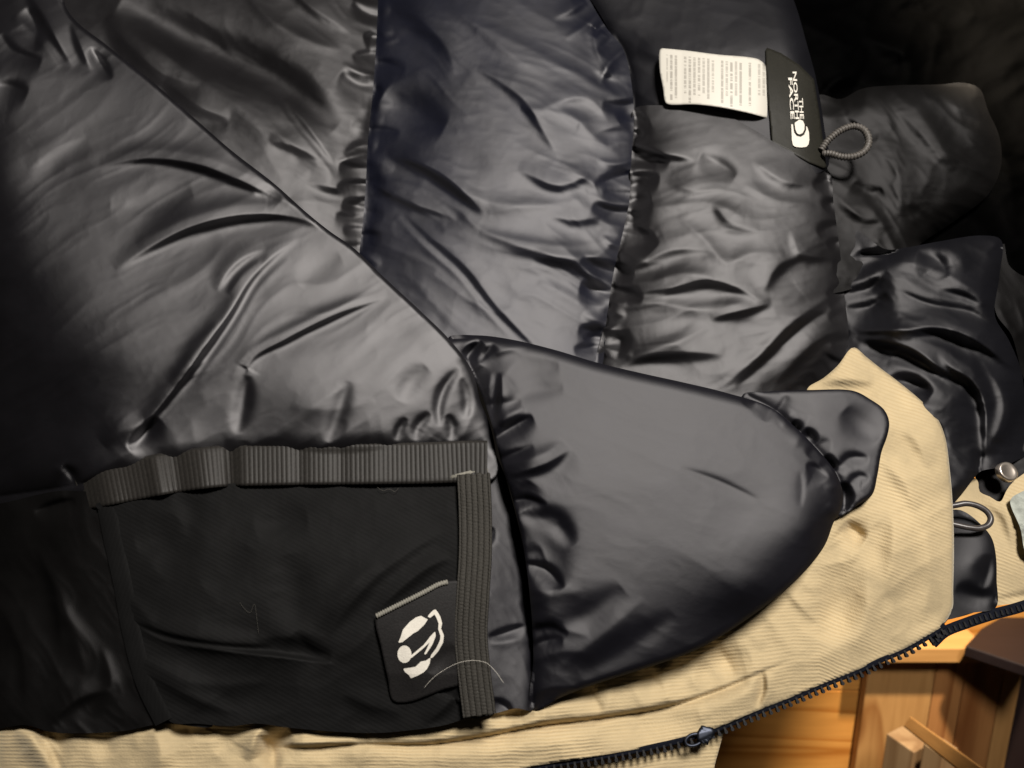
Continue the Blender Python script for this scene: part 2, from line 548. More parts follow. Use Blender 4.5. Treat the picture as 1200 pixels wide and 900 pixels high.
def stroke_field(X, Y, st):
    """folds and creases: ('v' valley, 'r' ridge, 'f' one-sided fold, 'p' pleat), mm, width px, points"""
    H = np.zeros(X.shape)
    for kind, amp, wd, pts in st:
        ln = spline(pts, 6.0)
        long_ = kind == 'v' and wd >= 5.5 and np.hypot(*(ln[-1] - ln[0])) > 58
        R = wd * (9 if long_ else 4)
        x0, y0 = ln.min(0) - R; x1, y1 = ln.max(0) + R
        m = (X > x0) & (X < x1) & (Y > y0) & (Y < y1)
        if not m.any():
            continue
        d, t, sg, fx, fy = seg_dist(X[m], Y[m], ln)
        tap = np.clip(np.sin(np.pi * t), 0, 1) ** (1.0 if long_ else 0.8)
        wl = wd * 1.12 * (0.5 + 0.5 * tap)
        q = d / wl
        if kind == 'v':
            # the wall turned from the lamp is steep, the other runs out gently
            up = (X[m] - fx) * 0.45 - (Y[m] - fy) * 0.9 > 0
            qq = np.where(up, q / 0.85, q / 1.9)
            g = -np.exp(-qq ** 1.7)
            if long_:
                # a tuck: the cloth bulges over the line, drops into shade and comes back slowly
                s_ = np.where(up, -q, q) + 0.55
                g = np.where(s_ <= 0, 0.5 * np.exp(-(s_ / 1.9) ** 2),
                             0.5 - (1 - np.exp(-(np.abs(s_) / 0.85) ** 1.6)) + 0.5 * (1 - np.exp(-(s_ / 3.4) ** 2)))
        elif kind == 'r':
            g = np.exp(-q ** 1.6)
        elif kind == 'f':
            g = sg * q * np.exp(-q * q * 0.8) * 1.4
        elif kind == 's':            # soft dent
            g = -np.exp(-q * q)
        elif kind == 'p':            # overlapping pleat: steep on one side
            s = sg * q
            g = np.where(s > 0, np.exp(-s * 0.9), np.exp(-(s / 0.35) ** 2)) - 0.3
            g = g * np.exp(-(q / 2.6) ** 4)
        H[m] += amp * (0.055 if kind == 'r' else 0.115) * tap * g
    return H


def gathers(line, spacing, length, amp, width, side=0, seed=0, ang=18):
    """short puckers that run out from a stitched seam"""
    r = random.Random(seed)
    ln = spline(line, 3.0)
    S = np.concatenate([[0], np.cumsum(np.hypot(*np.diff(ln, axis=0).T))])
    s = r.uniform(0, spacing)
    out = []
    while s < S[-1]:
        i = min(np.searchsorted(S, s), len(ln) - 1)
        j = max(i - 1, 0)
        i2 = min(j + 1, len(ln) - 1)
        t = ln[i2] - ln[j]
        t = t / (np.hypot(*t) + 1e-9)
        n = np.array([-t[1], t[0]]) * side
        a = math.radians(r.uniform(-ang, ang))
        n = np.array([n[0] * math.cos(a) - n[1] * math.sin(a), n[0] * math.sin(a) + n[1] * math.cos(a)])
        L = length * r.uniform(0.35, 1.25)
        b = math.radians(r.uniform(-25, 25))
        n2 = np.array([n[0] * math.cos(b) - n[1] * math.sin(b), n[0] * math.sin(b) + n[1] * math.cos(b)])
        p0 = ln[i] - n * L * 0.25
        p1 = ln[i] + n * L * 0.45
        p2 = p1 + n2 * L * 0.55
        out.append(('v' if r.random() < 0.62 else 'r', amp * r.uniform(0.5, 1.2), width * r.uniform(0.7, 1.3),
                    [tuple(p0), tuple(p1), tuple(p2)]))
        s += spacing * r.uniform(0.55, 1.5)
    return out


def rib_off(x):
    # how the wales of the corduroy bend along the hem and up the flap
    x = np.asarray(x, float)
    o = np.where(x > 640, (np.minimum(x, 930) - 640) * 0.10, 0)
    o = o - np.where(x > 960, (x - 960) * 0.38, 0)
    return o


def panel(name, poly, base, mat, parent, edges=(), strokes=(), noise=(), res=2.0, uv='px', thick=0.0, extra=None, sharp=False, skirt=0.0):
    pl = np.array(poly, float) if sharp else spline(poly, 4.0, True)
    x0, y0 = pl.min(0) - res; x1, y1 = pl.max(0) + res
    xs = np.arange(x0, x1 + res, res); ys = np.arange(y0, y1 + res, res)
    X, Y = np.meshgrid(xs, ys)
    ins = inside(X, Y, pl)
    q = ins[:-1, :-1] & ins[1:, :-1] & ins[:-1, 1:] & ins[1:, 1:]
    cnt = np.zeros(X.shape, int)
    for a, b in ((0, 0), (1, 0), (0, 1), (1, 1)):
        cnt[a:a + q.shape[0], b:b + q.shape[1]] += q
    use = cnt > 0
    bnd = use & (cnt < 4)
    d, _, _, nx, ny = seg_dist(X[bnd], Y[bnd], pl, True)
    X[bnd] = nx; Y[bnd] = ny
    ids = np.full(X.shape, -1); ids[use] = np.arange(use.sum())
    Xu, Yu = X[use], Y[use]
    h = heights(Xu, Yu, base, edges, strokes, noise)
    if extra is not None:
        h = h + extra(Xu, Yu)
    co = P(Xu, Yu, h)
    qi, qj = np.nonzero(q)
    f = np.stack([ids[qi, qj], ids[qi + 1, qj], ids[qi + 1, qj + 1], ids[qi, qj + 1]], -1)
    if skirt:
        # the cloth turns under at its rim and runs back to what lies below
        e = np.concatenate([f[:, [0, 1]], f[:, [1, 2]], f[:, [2, 3]], f[:, [3, 0]]])
        key = np.sort(e, 1)
        kk = key[:, 0].astype(np.int64) * len(co) + key[:, 1]
        u, idx, c = np.unique(kk, return_index=True, return_counts=True)
        be = e[idx[c == 1]]
        rim = np.unique(be)
        mp = np.full(len(co), -1); mp[rim] = len(co) + np.arange(len(rim))
        co = np.concatenate([co, P(Xu[rim], Yu[rim], h[rim] - skirt)])
        Xu = np.concatenate([Xu, Xu[rim]]); Yu = np.concatenate([Yu, Yu[rim]])
        f = np.concatenate([f, np.stack([be[:, 1], be[:, 0], mp[be[:, 0]], mp[be[:, 1]]], -1)])
    me = bpy.data.meshes.new(name)
    me.vertices.add(len(co)); me.vertices.foreach_set('co', co.ravel())
    me.loops.add(f.size); me.loops.foreach_set('vertex_index', f.ravel())
    me.polygons.add(len(f)); me.polygons.foreach_set('loop_start', np.arange(0, f.size, 4))
    me.update(calc_edges=True)
    lay = me.uv_layers.new(name='UVMap')
    if uv == 'cord':
        U = np.stack([Xu / 100.0, (Yu + rib_off(Xu)) / 100.0], -1)
    elif callable(uv):
        U = np.stack(uv(Xu, Yu), -1)
    else:
        U = np.stack([Xu / 100.0, Yu / 100.0], -1)
    lay.data.foreach_set('uv', U[f.ravel()].ravel())
    o = link(name, me, mat, parent)
    if thick:
        solid(o, thick)
    return o


def heights(Xu, Yu, base, edges, strokes, noise):
    h = base(Xu, Yu) if callable(base) else np.full(Xu.shape, float(base))
    dr = np.zeros(Xu.shape)
    for line, drop, rad in edges:
        ln = spline(line, 5.0)
        e, _, _, _, _ = seg_dist(Xu, Yu, ln)
        k = 0.10 + 0.90 * np.clip(e / rad, 0, 1)      # finite slope right at the seam
        dr = dr + (drop * (1 - np.sqrt(np.clip(1 - (1 - k)**2, 0, 1)))) ** 2
    h = h - np.sqrt(dr)
    h = h + stroke_field(Xu, Yu, strokes)
    for amp, size, ang, an, seed in noise:
        h = h + amp * crumple(Xu, Yu, size, ang, an, seed)
    return h


def strip(name, line, width, base, mat, parent, res_l=2.0, nw=9, prof=None, off=0.0, thick=0.0, lift=None, w_end=None):
    """a band of constant width along a line in the picture, lying on the base surface"""
    ln = spline(line, res_l)
    t = np.gradient(ln, axis=0)
    t /= np.hypot(*t.T)[:, None]
    n = np.stack([-t[:, 1], t[:, 0]], -1)
    S = np.concatenate([[0], np.cumsum(np.hypot(*np.diff(ln, axis=0).T))])
    v = np.linspace(-0.5, 0.5, nw)
    W = np.full(len(ln), width) if w_end is None else np.linspace(width, w_end, len(ln))
    pts = ln[:, None, :] + n[:, None, :] * v[None, :, None] * W[:, None, None]
    X, Y = pts[..., 0], pts[..., 1]
    h = (base(X, Y) if callable(base) else np.full(X.shape, float(base))) + off
    if prof is not None:
        h = h + prof(S[:, None] + 0 * X, v[None] + 0 * X)
    co = P(X, Y, h).reshape(-1, 3)
    a, b = X.shape
    I = np.arange(a * b).reshape(a, b)
    f = np.stack([I[:-1, :-1], I[1:, :-1], I[1:, 1:], I[:-1, 1:]], -1).reshape(-1, 4)
    me = bpy.data.meshes.new(name)
    me.from_pydata(co.tolist(), [], f.tolist())
    lay = me.uv_layers.new(name='UVMap')
    U = np.stack([S[:, None] + 0 * X, v[None] * W[:, None]], -1).reshape(-1, 2) / 100.0
    lay.data.foreach_set('uv', U[f.ravel()].ravel())
    o = link(name, me, mat, parent)
    if thick:
        solid(o, thick)
    return o


def tube(name, pts3, rad, mat, parent=None, n=8, closed=False, rib=None):
    p = np.array(pts3, float)
    m = len(p)
    t = np.gradient(p, axis=0)
    if closed:
        t = np.roll(p, -1, 0) - np.roll(p, 1, 0)
    t /= np.linalg.norm(t, axis=1)[:, None] + 1e-12
    up = np.array([0.3, -0.8, 0.5])
    a = np.cross(t, up); a /= np.linalg.norm(a, axis=1)[:, None] + 1e-12
    b = np.cross(t, a)
    r = np.full(m, rad) if np.isscalar(rad) else np.array(rad)
    if rib is not None:
        r = r * rib(np.arange(m))
    an = np.linspace(0, 2 * np.pi, n, endpoint=False)
    v = p[:, None] + r[:, None, None] * (np.cos(an)[None, :, None] * a[:, None] + np.sin(an)[None, :, None] * b[:, None])
    f = []
    for i in range(m if closed else m - 1):
        i2 = (i + 1) % m
        for k in range(n):
            k2 = (k + 1) % n
            f.append((i * n + k, i * n + k2, i2 * n + k2, i2 * n + k))
    if not closed:
        f.append(tuple(range(n))[::-1]); f.append(tuple((m - 1) * n + k for k in range(n)))
    me = bpy.data.meshes.new(name)
    me.from_pydata(v.reshape(-1, 3).tolist(), [], f)
    return link(name, me, mat, parent)


def flat_poly(name, polys, base, mat, parent, off=0.05, dens=2.0):
    """flat print following a surface: each polygon in picture coordinates is filled and lifted onto base"""
    import bmesh
    bm = bmesh.new()
    for pl in polys:
        vs = [bm.verts.new((x, y, 0)) for x, y in pl]
        bm.faces.new(vs)
    bmesh.ops.triangulate(bm, faces=bm.faces[:])
    me = bpy.data.meshes.new(name)
    bm.to_mesh(me); bm.free()
    n = len(me.vertices)
    c = np.zeros(n * 3); me.vertices.foreach_get('co', c); c = c.reshape(-1, 3)
    co = P(c[:, 0], c[:, 1], (base(c[:, 0], c[:, 1]) if callable(base) else np.full(n, base)) + off)
    me.vertices.foreach_set('co', co.ravel())
    me.update()
    return link(name, me, mat, parent, smooth=False)


def box(name, corners, mat, parent=None, bevel=0.002):
    """eight corners (four of one end, four of the other) -> bevelled block, origin at its centre"""
    c = [Vector(p) for p in corners]
    ctr = sum(c, Vector()) / 8
    me = bpy.data.meshes.new(name)
    me.from_pydata([p - ctr for p in c], [], [(0, 1, 2, 3), (7, 6, 5, 4), (0, 4, 5, 1), (1, 5, 6, 2), (2, 6, 7, 3), (3, 7, 4, 0)])
    import bmesh
    bm = bmesh.new(); bm.from_mesh(me)
    bmesh.ops.recalc_face_normals(bm, faces=bm.faces[:])
    bm.to_mesh(me); bm.free()
    o = link(name, me, mat, None, smooth=False)
    o.location = ctr
    if parent:
        o.parent = parent
        o.matrix_parent_inverse = parent.matrix_world.inverted()
    md = o.modifiers.new('bevel', 'BEVEL'); md.width = bevel; md.segments = 2
    return o



def V(x, y, Y):
    """world point seen at (x, y) on the upright plane a distance Y in front of the camera"""
    rx = (x - 600) / FPX; ry = (450 - y) / FPX
    t = Y / (math.cos(PITCH) + ry * math.sin(PITCH))
    return Q(x, y, t)


def beam(name, p0, p1, wd, th, mat, parent=None, roll=0.0, bevel=0.0015, up=(0, 0, 1)):
    """a straight squared timber from p0 to p1, its own x axis along the grain"""
    p0, p1 = Vector(p0), Vector(p1)
    d = p1 - p0
    L = d.length
    x = d.normalized()
    y = Vector(up).cross(x)
    if y.length < 1e-4:
        y = Vector((0, 1, 0))
    y.normalize()
    z = x.cross(y)
    R = Matrix((x, y, z)).transposed().to_4x4() @ Matrix.Rotation(roll, 4, 'X')
    a, b, c = L / 2, wd / 2, th / 2
    v = [(sx * a, sy * b, sz * c) for sx in (-1, 1) for sy, sz in ((-1, -1), (1, -1), (1, 1), (-1, 1))]
    me = bpy.data.meshes.new(name)
    me.from_pydata(v, [], [(3, 2, 1, 0), (4, 5, 6, 7), (0, 1, 5, 4), (1, 2, 6, 5), (2, 3, 7, 6), (3, 0, 4, 7)])
    o = link(name, me, mat, None, smooth=False)
    o.matrix_world = Matrix.Translation((p0 + p1) / 2) @ R
    if parent:
        mw = o.matrix_world.copy()
        o.parent = parent
        o.matrix_parent_inverse = parent.matrix_world.inverted()
        o.matrix_world = mw
    md = o.modifiers.new('bevel', 'BEVEL'); md.width = bevel; md.segments = 2
    return o


# ------------------------------------------------------------------ the setting behind: pine boards
YW = 1.125
wall = bpy.data.objects.new('wall', None)
COL.objects.link(wall)
wall.location = (0.4, YW, 0); wall.matrix_world = Matrix.Translation(wall.location)
wall['kind'] = 'structure'
zz = V(950, 905, YW).z
for k in range(-3, 4):
    z0 = zz + k * 0.165
    if z0 < 0:
        continue
    beam('plank', (0.05, YW + 0.012, z0 + 0.082), (1.4, YW + 0.012, z0 + 0.082), 0.024, 0.163, M['floorwood'], wall)

# upright boards standing in front of the wall
YB = 1.10
pb = empty('board_partition', (V(1060, 840, YB).x, YB, 0), 'upright knotty pine boards behind the zipped hem at the lower right', 'partition')
bx = [(1010, 1087.5, 'pine'), (1088.5, 1122, 'redpine'), (1123, 1166, 'redpine'), (1167, 1188, 'pine'), (1189, 1262, 'darkwood')]
ztop = V(1100, 763, YB).z
for a, b, mk in bx:
    xa, xb = V(a, 845, YB).x, V(b, 845, YB).x
    beam('board', ((xa + xb) / 2, YB + 0.01 + (0.012 if mk == 'darkwood' else 0), 0.0),
         ((xa + xb) / 2, YB + 0.01 + (0.012 if mk == 'darkwood' else 0), ztop), abs(xb - xa), 0.018, M[mk + '_x'], pb,
         roll=0.0, up=(0, -1, 0))
ra, rb = V(1010, 752, YB - 0.02), V(1152, 752, YB - 0.02)
beam('top_rail', (ra.x, YB - 0.005, ztop + 0.0135), (rb.x, YB - 0.005, ztop + 0.0135), 0.055, 0.026, M['batten'], pb)

# dark shelf board resting on the rail at the right edge
def Zp(x, y, z):
    rx = (x - 600) / FPX; ry = (450 - y) / FPX
    dn = math.sin(PITCH) - ry * math.cos(PITCH)
    return Q(x, y, (CAM.z - z) / dn)


zs = ztop + 0.028 + 0.018
c0, c1, c2, c3 = Zp(1131, 757, zs), Zp(1230, 790, zs), Zp(1230, 690, zs), Zp(1150, 736, zs)
dn = Vector((0, 0, -0.018))
sh = box('dark_shelf', [c0 + dn, c1 + dn, c2 + dn, c3 + dn, c0, c1, c2, c3], M['darkwood'], None, 0.002)
sh['label'] = 'dark stained board jutting in under the jacket collar at the right edge'
sh['category'] = 'shelf'

# small trestle in front of the boards
tr = empty('trestle', (V(1065, 880, 0.98).x, 0.98, 0), 'small pine trestle with a pale slanting slat at the bottom right corner', 'trestle')
pA = V(1070, 874, 0.96)
beam('post', (pA.x, 0.975, 0.0), (pA.x, 0.975, pA.z), 0.036, 0.045, M['post_x'], tr, roll=math.radians(28), up=(0, -1, 0))
pB = V(1116, 892, 0.90)
beam('post', (pB.x, 0.93, 0.0), (pB.x, 0.93, pB.z), 0.034, 0.03, M['post_x'], tr, roll=math.radians(28), up=(0, -1, 0))
s0, s1 = Q(1072, 852, 1.0), Q(1178, 932, 0.66)
beam('slat', s0, s1, 0.022, 0.016, M['batten'], tr, roll=math.radians(-28))


# ------------------------------------------------------------------ the jacket
JO = Vector(P(600., 500., -4.0).tolist())
J = empty('puffer_jacket', JO, 'black quilted down jacket lying open, lining up, tan corduroy edge and black zip', 'jacket')

# ---- collar lining far behind (unlit look put into its black colour)
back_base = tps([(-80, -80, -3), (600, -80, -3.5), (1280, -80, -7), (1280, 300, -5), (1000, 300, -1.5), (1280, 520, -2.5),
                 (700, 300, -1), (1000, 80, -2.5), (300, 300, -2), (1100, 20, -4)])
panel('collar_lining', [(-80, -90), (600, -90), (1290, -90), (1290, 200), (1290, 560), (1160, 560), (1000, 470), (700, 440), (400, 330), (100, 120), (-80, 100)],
      back_base, M['unlitlining'], J, noise=[(1.2, 110, 20, 1.8, 3), (0.35, 40, -30, 2, 8)], res=3.0,
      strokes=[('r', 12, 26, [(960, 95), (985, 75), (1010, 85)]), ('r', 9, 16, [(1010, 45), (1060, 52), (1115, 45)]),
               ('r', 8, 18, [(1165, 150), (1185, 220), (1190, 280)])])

# ---- B: baffle behind, upper left
Bb = tps([(100, -60, -1.0), (440, -60, -0.2), (150, 0, 1.0), (250, 60, 2.8), (350, 60, 3.0), (400, 150, 4.4), (300, 180, 4.8), (420, 290, 4.0), (330, 280, 4.4)])
sBC = [(445, -60), (443, 0), (441, 48), (436, 119), (431, 167), (429, 210), (426, 253), (421, 291), (418, 320)]
panel('baffle', [(60, -60), (250, -60), (445, -60), (443, 0), (441, 48), (436, 119), (431, 167), (429, 210), (426, 253), (421, 300), (420, 330), (380, 300), (250, 190), (150, 110), (80, 50)],
      Bb, M['dimbacknylon'], J, edges=[(sBC, 2.5, 80)],
      strokes=[(k_, a_ * 1.35, w_, p_) for k_, a_, w_, p_ in [('v', 7, 13, [(121, 23), (151, 64), (185, 91), (234, 102)]),
               ('v', 6, 10, [(189, 98), (227, 128), (268, 142)]),
               ('r', 6, 14, [(125, 20), (170, 50), (227, 88), (272, 120), (321, 155), (359, 178), (388, 214)]),
               ('s', 12, 22, [(141, 3), (227, 49), (302, 83), (351, 113), (393, 151)]),
               ('r', 5, 9, [(285, -10), (321, 26), (370, 51), (400, 58)]),
               ('v', 4, 8, [(330, -20), (360, 10), (410, 40)]),
               ('v', 3, 7, [(314, 166), (351, 178), (374, 189)]),
               ('r', 4, 7, [(321, 117), (340, 144), (378, 189), (393, 212)]),
               ('v', 4, 7, [(332, 117), (356, 148), (392, 195)]),
               ('v', 4, 9, [(360, 215), (395, 225), (425, 220)]),
               ('r', 3, 9, [(340, 235), (385, 240), (415, 252)]),
               ('v', 4, 8, [(400, 85), (420, 100), (438, 100)])] + gathers(sBC, 17, 34, 3.4, 5, 1, 3)],
      noise=[(0.20, 55, 35, 3.0, 2), (0.03, 14, 20, 2, 4)])

# ---- C: middle back baffle
Cb = tps([(450, -60, -1.4), (560, -60, -0.8), (690, -60, -1.4), (560, 0, 1.5), (480, 100, 2.6), (600, 100, 3.9), (700, 100, 3.4), (600, 250, 5.0), (480, 250, 3.9), (600, 390, 4.5), (700, 390, 4.5), (480, 350, 3.6)])
sCD = [(660, -60), (691, 0), (711, 33), (730, 57), (739, 91), (743, 134), (740, 186), (737, 239), (730, 272), (718, 325), (711, 373), (699, 425)]
panel('baffle', [(446, -60), (560, -62), (660, -60), (691, 0), (711, 33), (730, 57), (739, 91), (743, 134), (740, 186), (737, 239), (730, 272), (718, 325), (711, 373), (699, 440),
                 (640, 445), (540, 430), (430, 340), (420, 291), (425, 253), (428, 210), (430, 167), (435, 119), (440, 48), (442, 0)],
      Cb, M['bluenylon'], J, edges=[(sBC, 3.4, 170), (sCD, 2.6, 90)],
      strokes=[(k_, a_ * 1.35, w_, p_) for k_, a_, w_, p_ in [('v', 6, 10, [(452, 183), (510, 205), (567, 253)]), ('r', 4, 10, [(472, 178), (558, 232), (615, 242), (690, 232)]),
               ('v', 4, 7, [(433, 215), (476, 239), (534, 258)]),
               ('r', 3, 7, [(443, 208), (495, 222), (538, 246), (562, 268), (615, 283), (687, 288), (728, 276)]),
               ('v', 3, 6, [(472, 250), (505, 282), (543, 315), (577, 358), (615, 397), (645, 425)]),
               ('r', 2.5, 6, [(464, 254), (497, 288), (535, 322), (569, 364), (605, 402)]),
               ('v', 5, 10, [(625, 304), (668, 311), (710, 346)]), ('r', 4, 8, [(562, 272), (639, 297), (696, 300), (731, 274)]),
               ('v', 4, 9, [(558, 81), (610, 119), (629, 148), (653, 186)]), ('r', 4, 8, [(610, 126), (668, 136), (696, 160), (728, 184)]),
               ('v', 3, 8, [(634, 129), (687, 119), (712, 143)]), ('v', 4, 13, [(455, 5), (490, 30), (519, 62), (530, 90)]),
               ('v', 3, 12, [(505, 0), (560, 38), (600, 72), (653, 96)]), ('r', 2, 8, [(539, 19), (639, 67), (730, 119)]),
               ('v', 4, 9, [(605, 200), (655, 222), (700, 203)]), ('r', 3, 7, [(655, 190), (690, 212), (733, 228)]),
               ('v', 5, 8, [(680, 335), (700, 340), (716, 345)]), ('s', 5, 20, [(450, 110), (480, 130), (520, 150)]),
               ('v', 3, 8, [(640, 255), (680, 262), (720, 250)]), ('r', 3, 9, [(630, 330), (670, 350), (705, 380)]),
               ('v', 2.5, 6, [(690, 25), (700, 70), (722, 95)])] + gathers(sCD, 16, 40, 3.6, 6, 1, 5) + gathers(sBC, 22, 30, 2.5, 6, -1, 6)],
      noise=[(0.24, 62, 28, 3.0, 12), (0.03, 15, 10, 2, 14)])

# ---- yoke with the labels
Yb = tps([(730, -60, -2), (850, -60, -1.5), (960, -60, -3.5), (750, 20, 0.4), (850, 20, 2.0), (935, 30, 1.8), (750, 130, 1.8), (840, 80, 3.4), (930, 110, 3.7), (968, 195, 3.4), (860, 160, 3.6)])
sYr = [(925, -20), (945, 50), (957, 95), (968, 160), (975, 205)]
panel('yoke', [(640, -60), (760, -62), (900, -60), (930, 0), (945, 50), (957, 95), (966, 150), (970, 196), (930, 205), (840, 180), (742, 190), (739, 95), (712, 33), (692, 0)],
      Yb, M['dimnavy'], J, edges=[(sYr, 2.6, 30), (sCD, 1.6, 40)], strokes=[('r', 4, 22, [(860, 25), (875, 50), (870, 80)]), ('v', 4, 10, [(745, 60), (780, 75), (800, 95)])],
      noise=[(0.10, 40, 10, 1.6, 21)])

# ---- D: back baffle below the labels
Db = tps([(745, 130, 3.2), (850, 135, 3.9), (760, 180, 4.0), (850, 210, 5.0), (950, 215, 4.6), (800, 300, 5.2), (900, 330, 5.4), (985, 330, 4.0), (740, 400, 4.4), (870, 430, 4.8), (965, 440, 3.4), (870, 500, 4)])
sDr = [(970, 190), (977, 240), (985, 300), (990, 350), (994, 400), (985, 425), (960, 450), (935, 465)]
sDt = [(735, 128), (790, 124), (840, 130), (880, 150), (920, 174), (972, 200)]
panel('baffle', [(742, 128), (790, 124), (840, 130), (880, 150), (920, 174), (970, 198), (977, 240), (985, 300), (990, 350), (994, 400), (985, 425), (960, 450), (930, 480), (840, 480), (740, 460), (698, 440), (698, 425), (710, 373), (717, 325), (729, 272), (736, 239), (739, 186), (741, 150)],
      Db, M['dimbacknylon'], J, edges=[(sCD, 2.6, 80), (sDr, 3.0, 90), (sDt, 0.35, 22)],
      strokes=[(k_, a_ * 1.35, w_, p_) for k_, a_, w_, p_ in [('v', 5, 8, [(742, 185), (783, 185), (814, 189)]), ('v', 3, 9, [(822, 181), (863, 205)]), ('v', 4, 7, [(738, 205), (772, 210)]),
               ('v', 6, 11, [(735, 256), (753, 275), (768, 289)]), ('v', 3.5, 10, [(834, 240), (852, 264), (890, 272)]),
               ('r', 3.5, 8, [(739, 249), (783, 242), (834, 238), (873, 256)]), ('r', 3.5, 8, [(795, 254), (827, 282), (852, 308), (878, 298), (920, 296)]),
               ('v', 3.5, 9, [(717, 321), (753, 312), (790, 297), (838, 296)]), ('r', 4, 8, [(715, 335), (761, 330), (801, 320), (838, 326)]),
               ('v', 5, 9, [(740, 345), (790, 341), (827, 333), (863, 341), (900, 360)]), ('r', 4, 8, [(715, 364), (761, 355), (827, 363), (882, 352)]),
               ('v', 5, 8, [(832, 376), (878, 366), (905, 357)]), ('v', 5, 10, [(724, 434), (761, 421), (801, 418), (850, 418)]),
               ('r', 4, 8, [(733, 420), (790, 402), (830, 383)]), ('r', 4, 7, [(843, 456), (885, 421), (929, 377), (975, 346)]),
               ('v', 2.5, 5, [(862, 455), (897, 424), (937, 386), (972, 362)]),
               ('v', 2.5, 6, [(910, 450), (935, 425), (960, 402), (984, 390)]), 
               ('v', 3, 8, [(896, 345), (915, 315), (940, 303)]), ('v', 2.5, 7, [(925, 270), (935, 300), (975, 305)]),
               ('v', 3, 8, [(880, 190), (915, 215), (950, 220)]), ('r', 3, 7, [(870, 215), (910, 235), (955, 240)]),
               ('v', 4, 8, [(718, 385), (728, 400), (722, 420)]),
               ('v', 2.5, 9, [(780, 215), (815, 228), (850, 222)])] + gathers(sCD, 16, 36, 4, 6, -1, 8) + gathers(sDr, 20, 24, 2.4, 5, 1, 9)],
      noise=[(0.24, 58, -8, 3.0, 33), (0.03, 15, -20, 2, 34)])

# ---- E: hood and collar crumpled at the right
Eub = tps([(960, 110, 0.6), (1050, 105, 0.6), (1140, 105, -0.8), (1170, 180, -1.4), (1050, 180, 1.8), (1110, 200, 0.8), (1100, 260, -0.4), (1000, 260, 2.0), (980, 320, 2.4), (1060, 290, 0.8)])
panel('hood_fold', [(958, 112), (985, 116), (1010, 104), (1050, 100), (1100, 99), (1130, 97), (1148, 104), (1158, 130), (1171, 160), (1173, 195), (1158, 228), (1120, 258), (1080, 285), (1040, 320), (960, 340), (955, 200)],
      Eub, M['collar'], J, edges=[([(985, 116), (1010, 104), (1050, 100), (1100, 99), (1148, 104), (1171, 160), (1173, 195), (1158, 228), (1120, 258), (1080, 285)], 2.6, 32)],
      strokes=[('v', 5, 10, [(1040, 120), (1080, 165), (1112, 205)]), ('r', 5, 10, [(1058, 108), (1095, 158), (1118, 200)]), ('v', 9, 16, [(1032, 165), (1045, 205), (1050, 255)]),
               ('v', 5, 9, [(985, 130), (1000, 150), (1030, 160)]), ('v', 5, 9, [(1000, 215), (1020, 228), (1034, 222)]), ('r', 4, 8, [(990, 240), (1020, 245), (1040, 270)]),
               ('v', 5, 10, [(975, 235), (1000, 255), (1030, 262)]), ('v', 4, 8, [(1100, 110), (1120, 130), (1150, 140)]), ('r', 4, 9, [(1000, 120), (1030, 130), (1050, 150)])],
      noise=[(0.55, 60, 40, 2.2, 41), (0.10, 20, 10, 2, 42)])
Eb = tps([(960, 250, 0.9), (965, 340, 0.8), (975, 420, 0.8), (1005, 330, 2.2), (1015, 400, 2.3), (1050, 320, 3.2), (1110, 300, 2.6), (1170, 290, 0.6), (1100, 360, 3.4), (1180, 400, 1.6), (1200, 460, 0.4), (1060, 430, 3.6), (1120, 470, 3.6), (1100, 540, 3.6), (1140, 570, 2.8), (1180, 520, 1.2), (1230, 520, -1)])
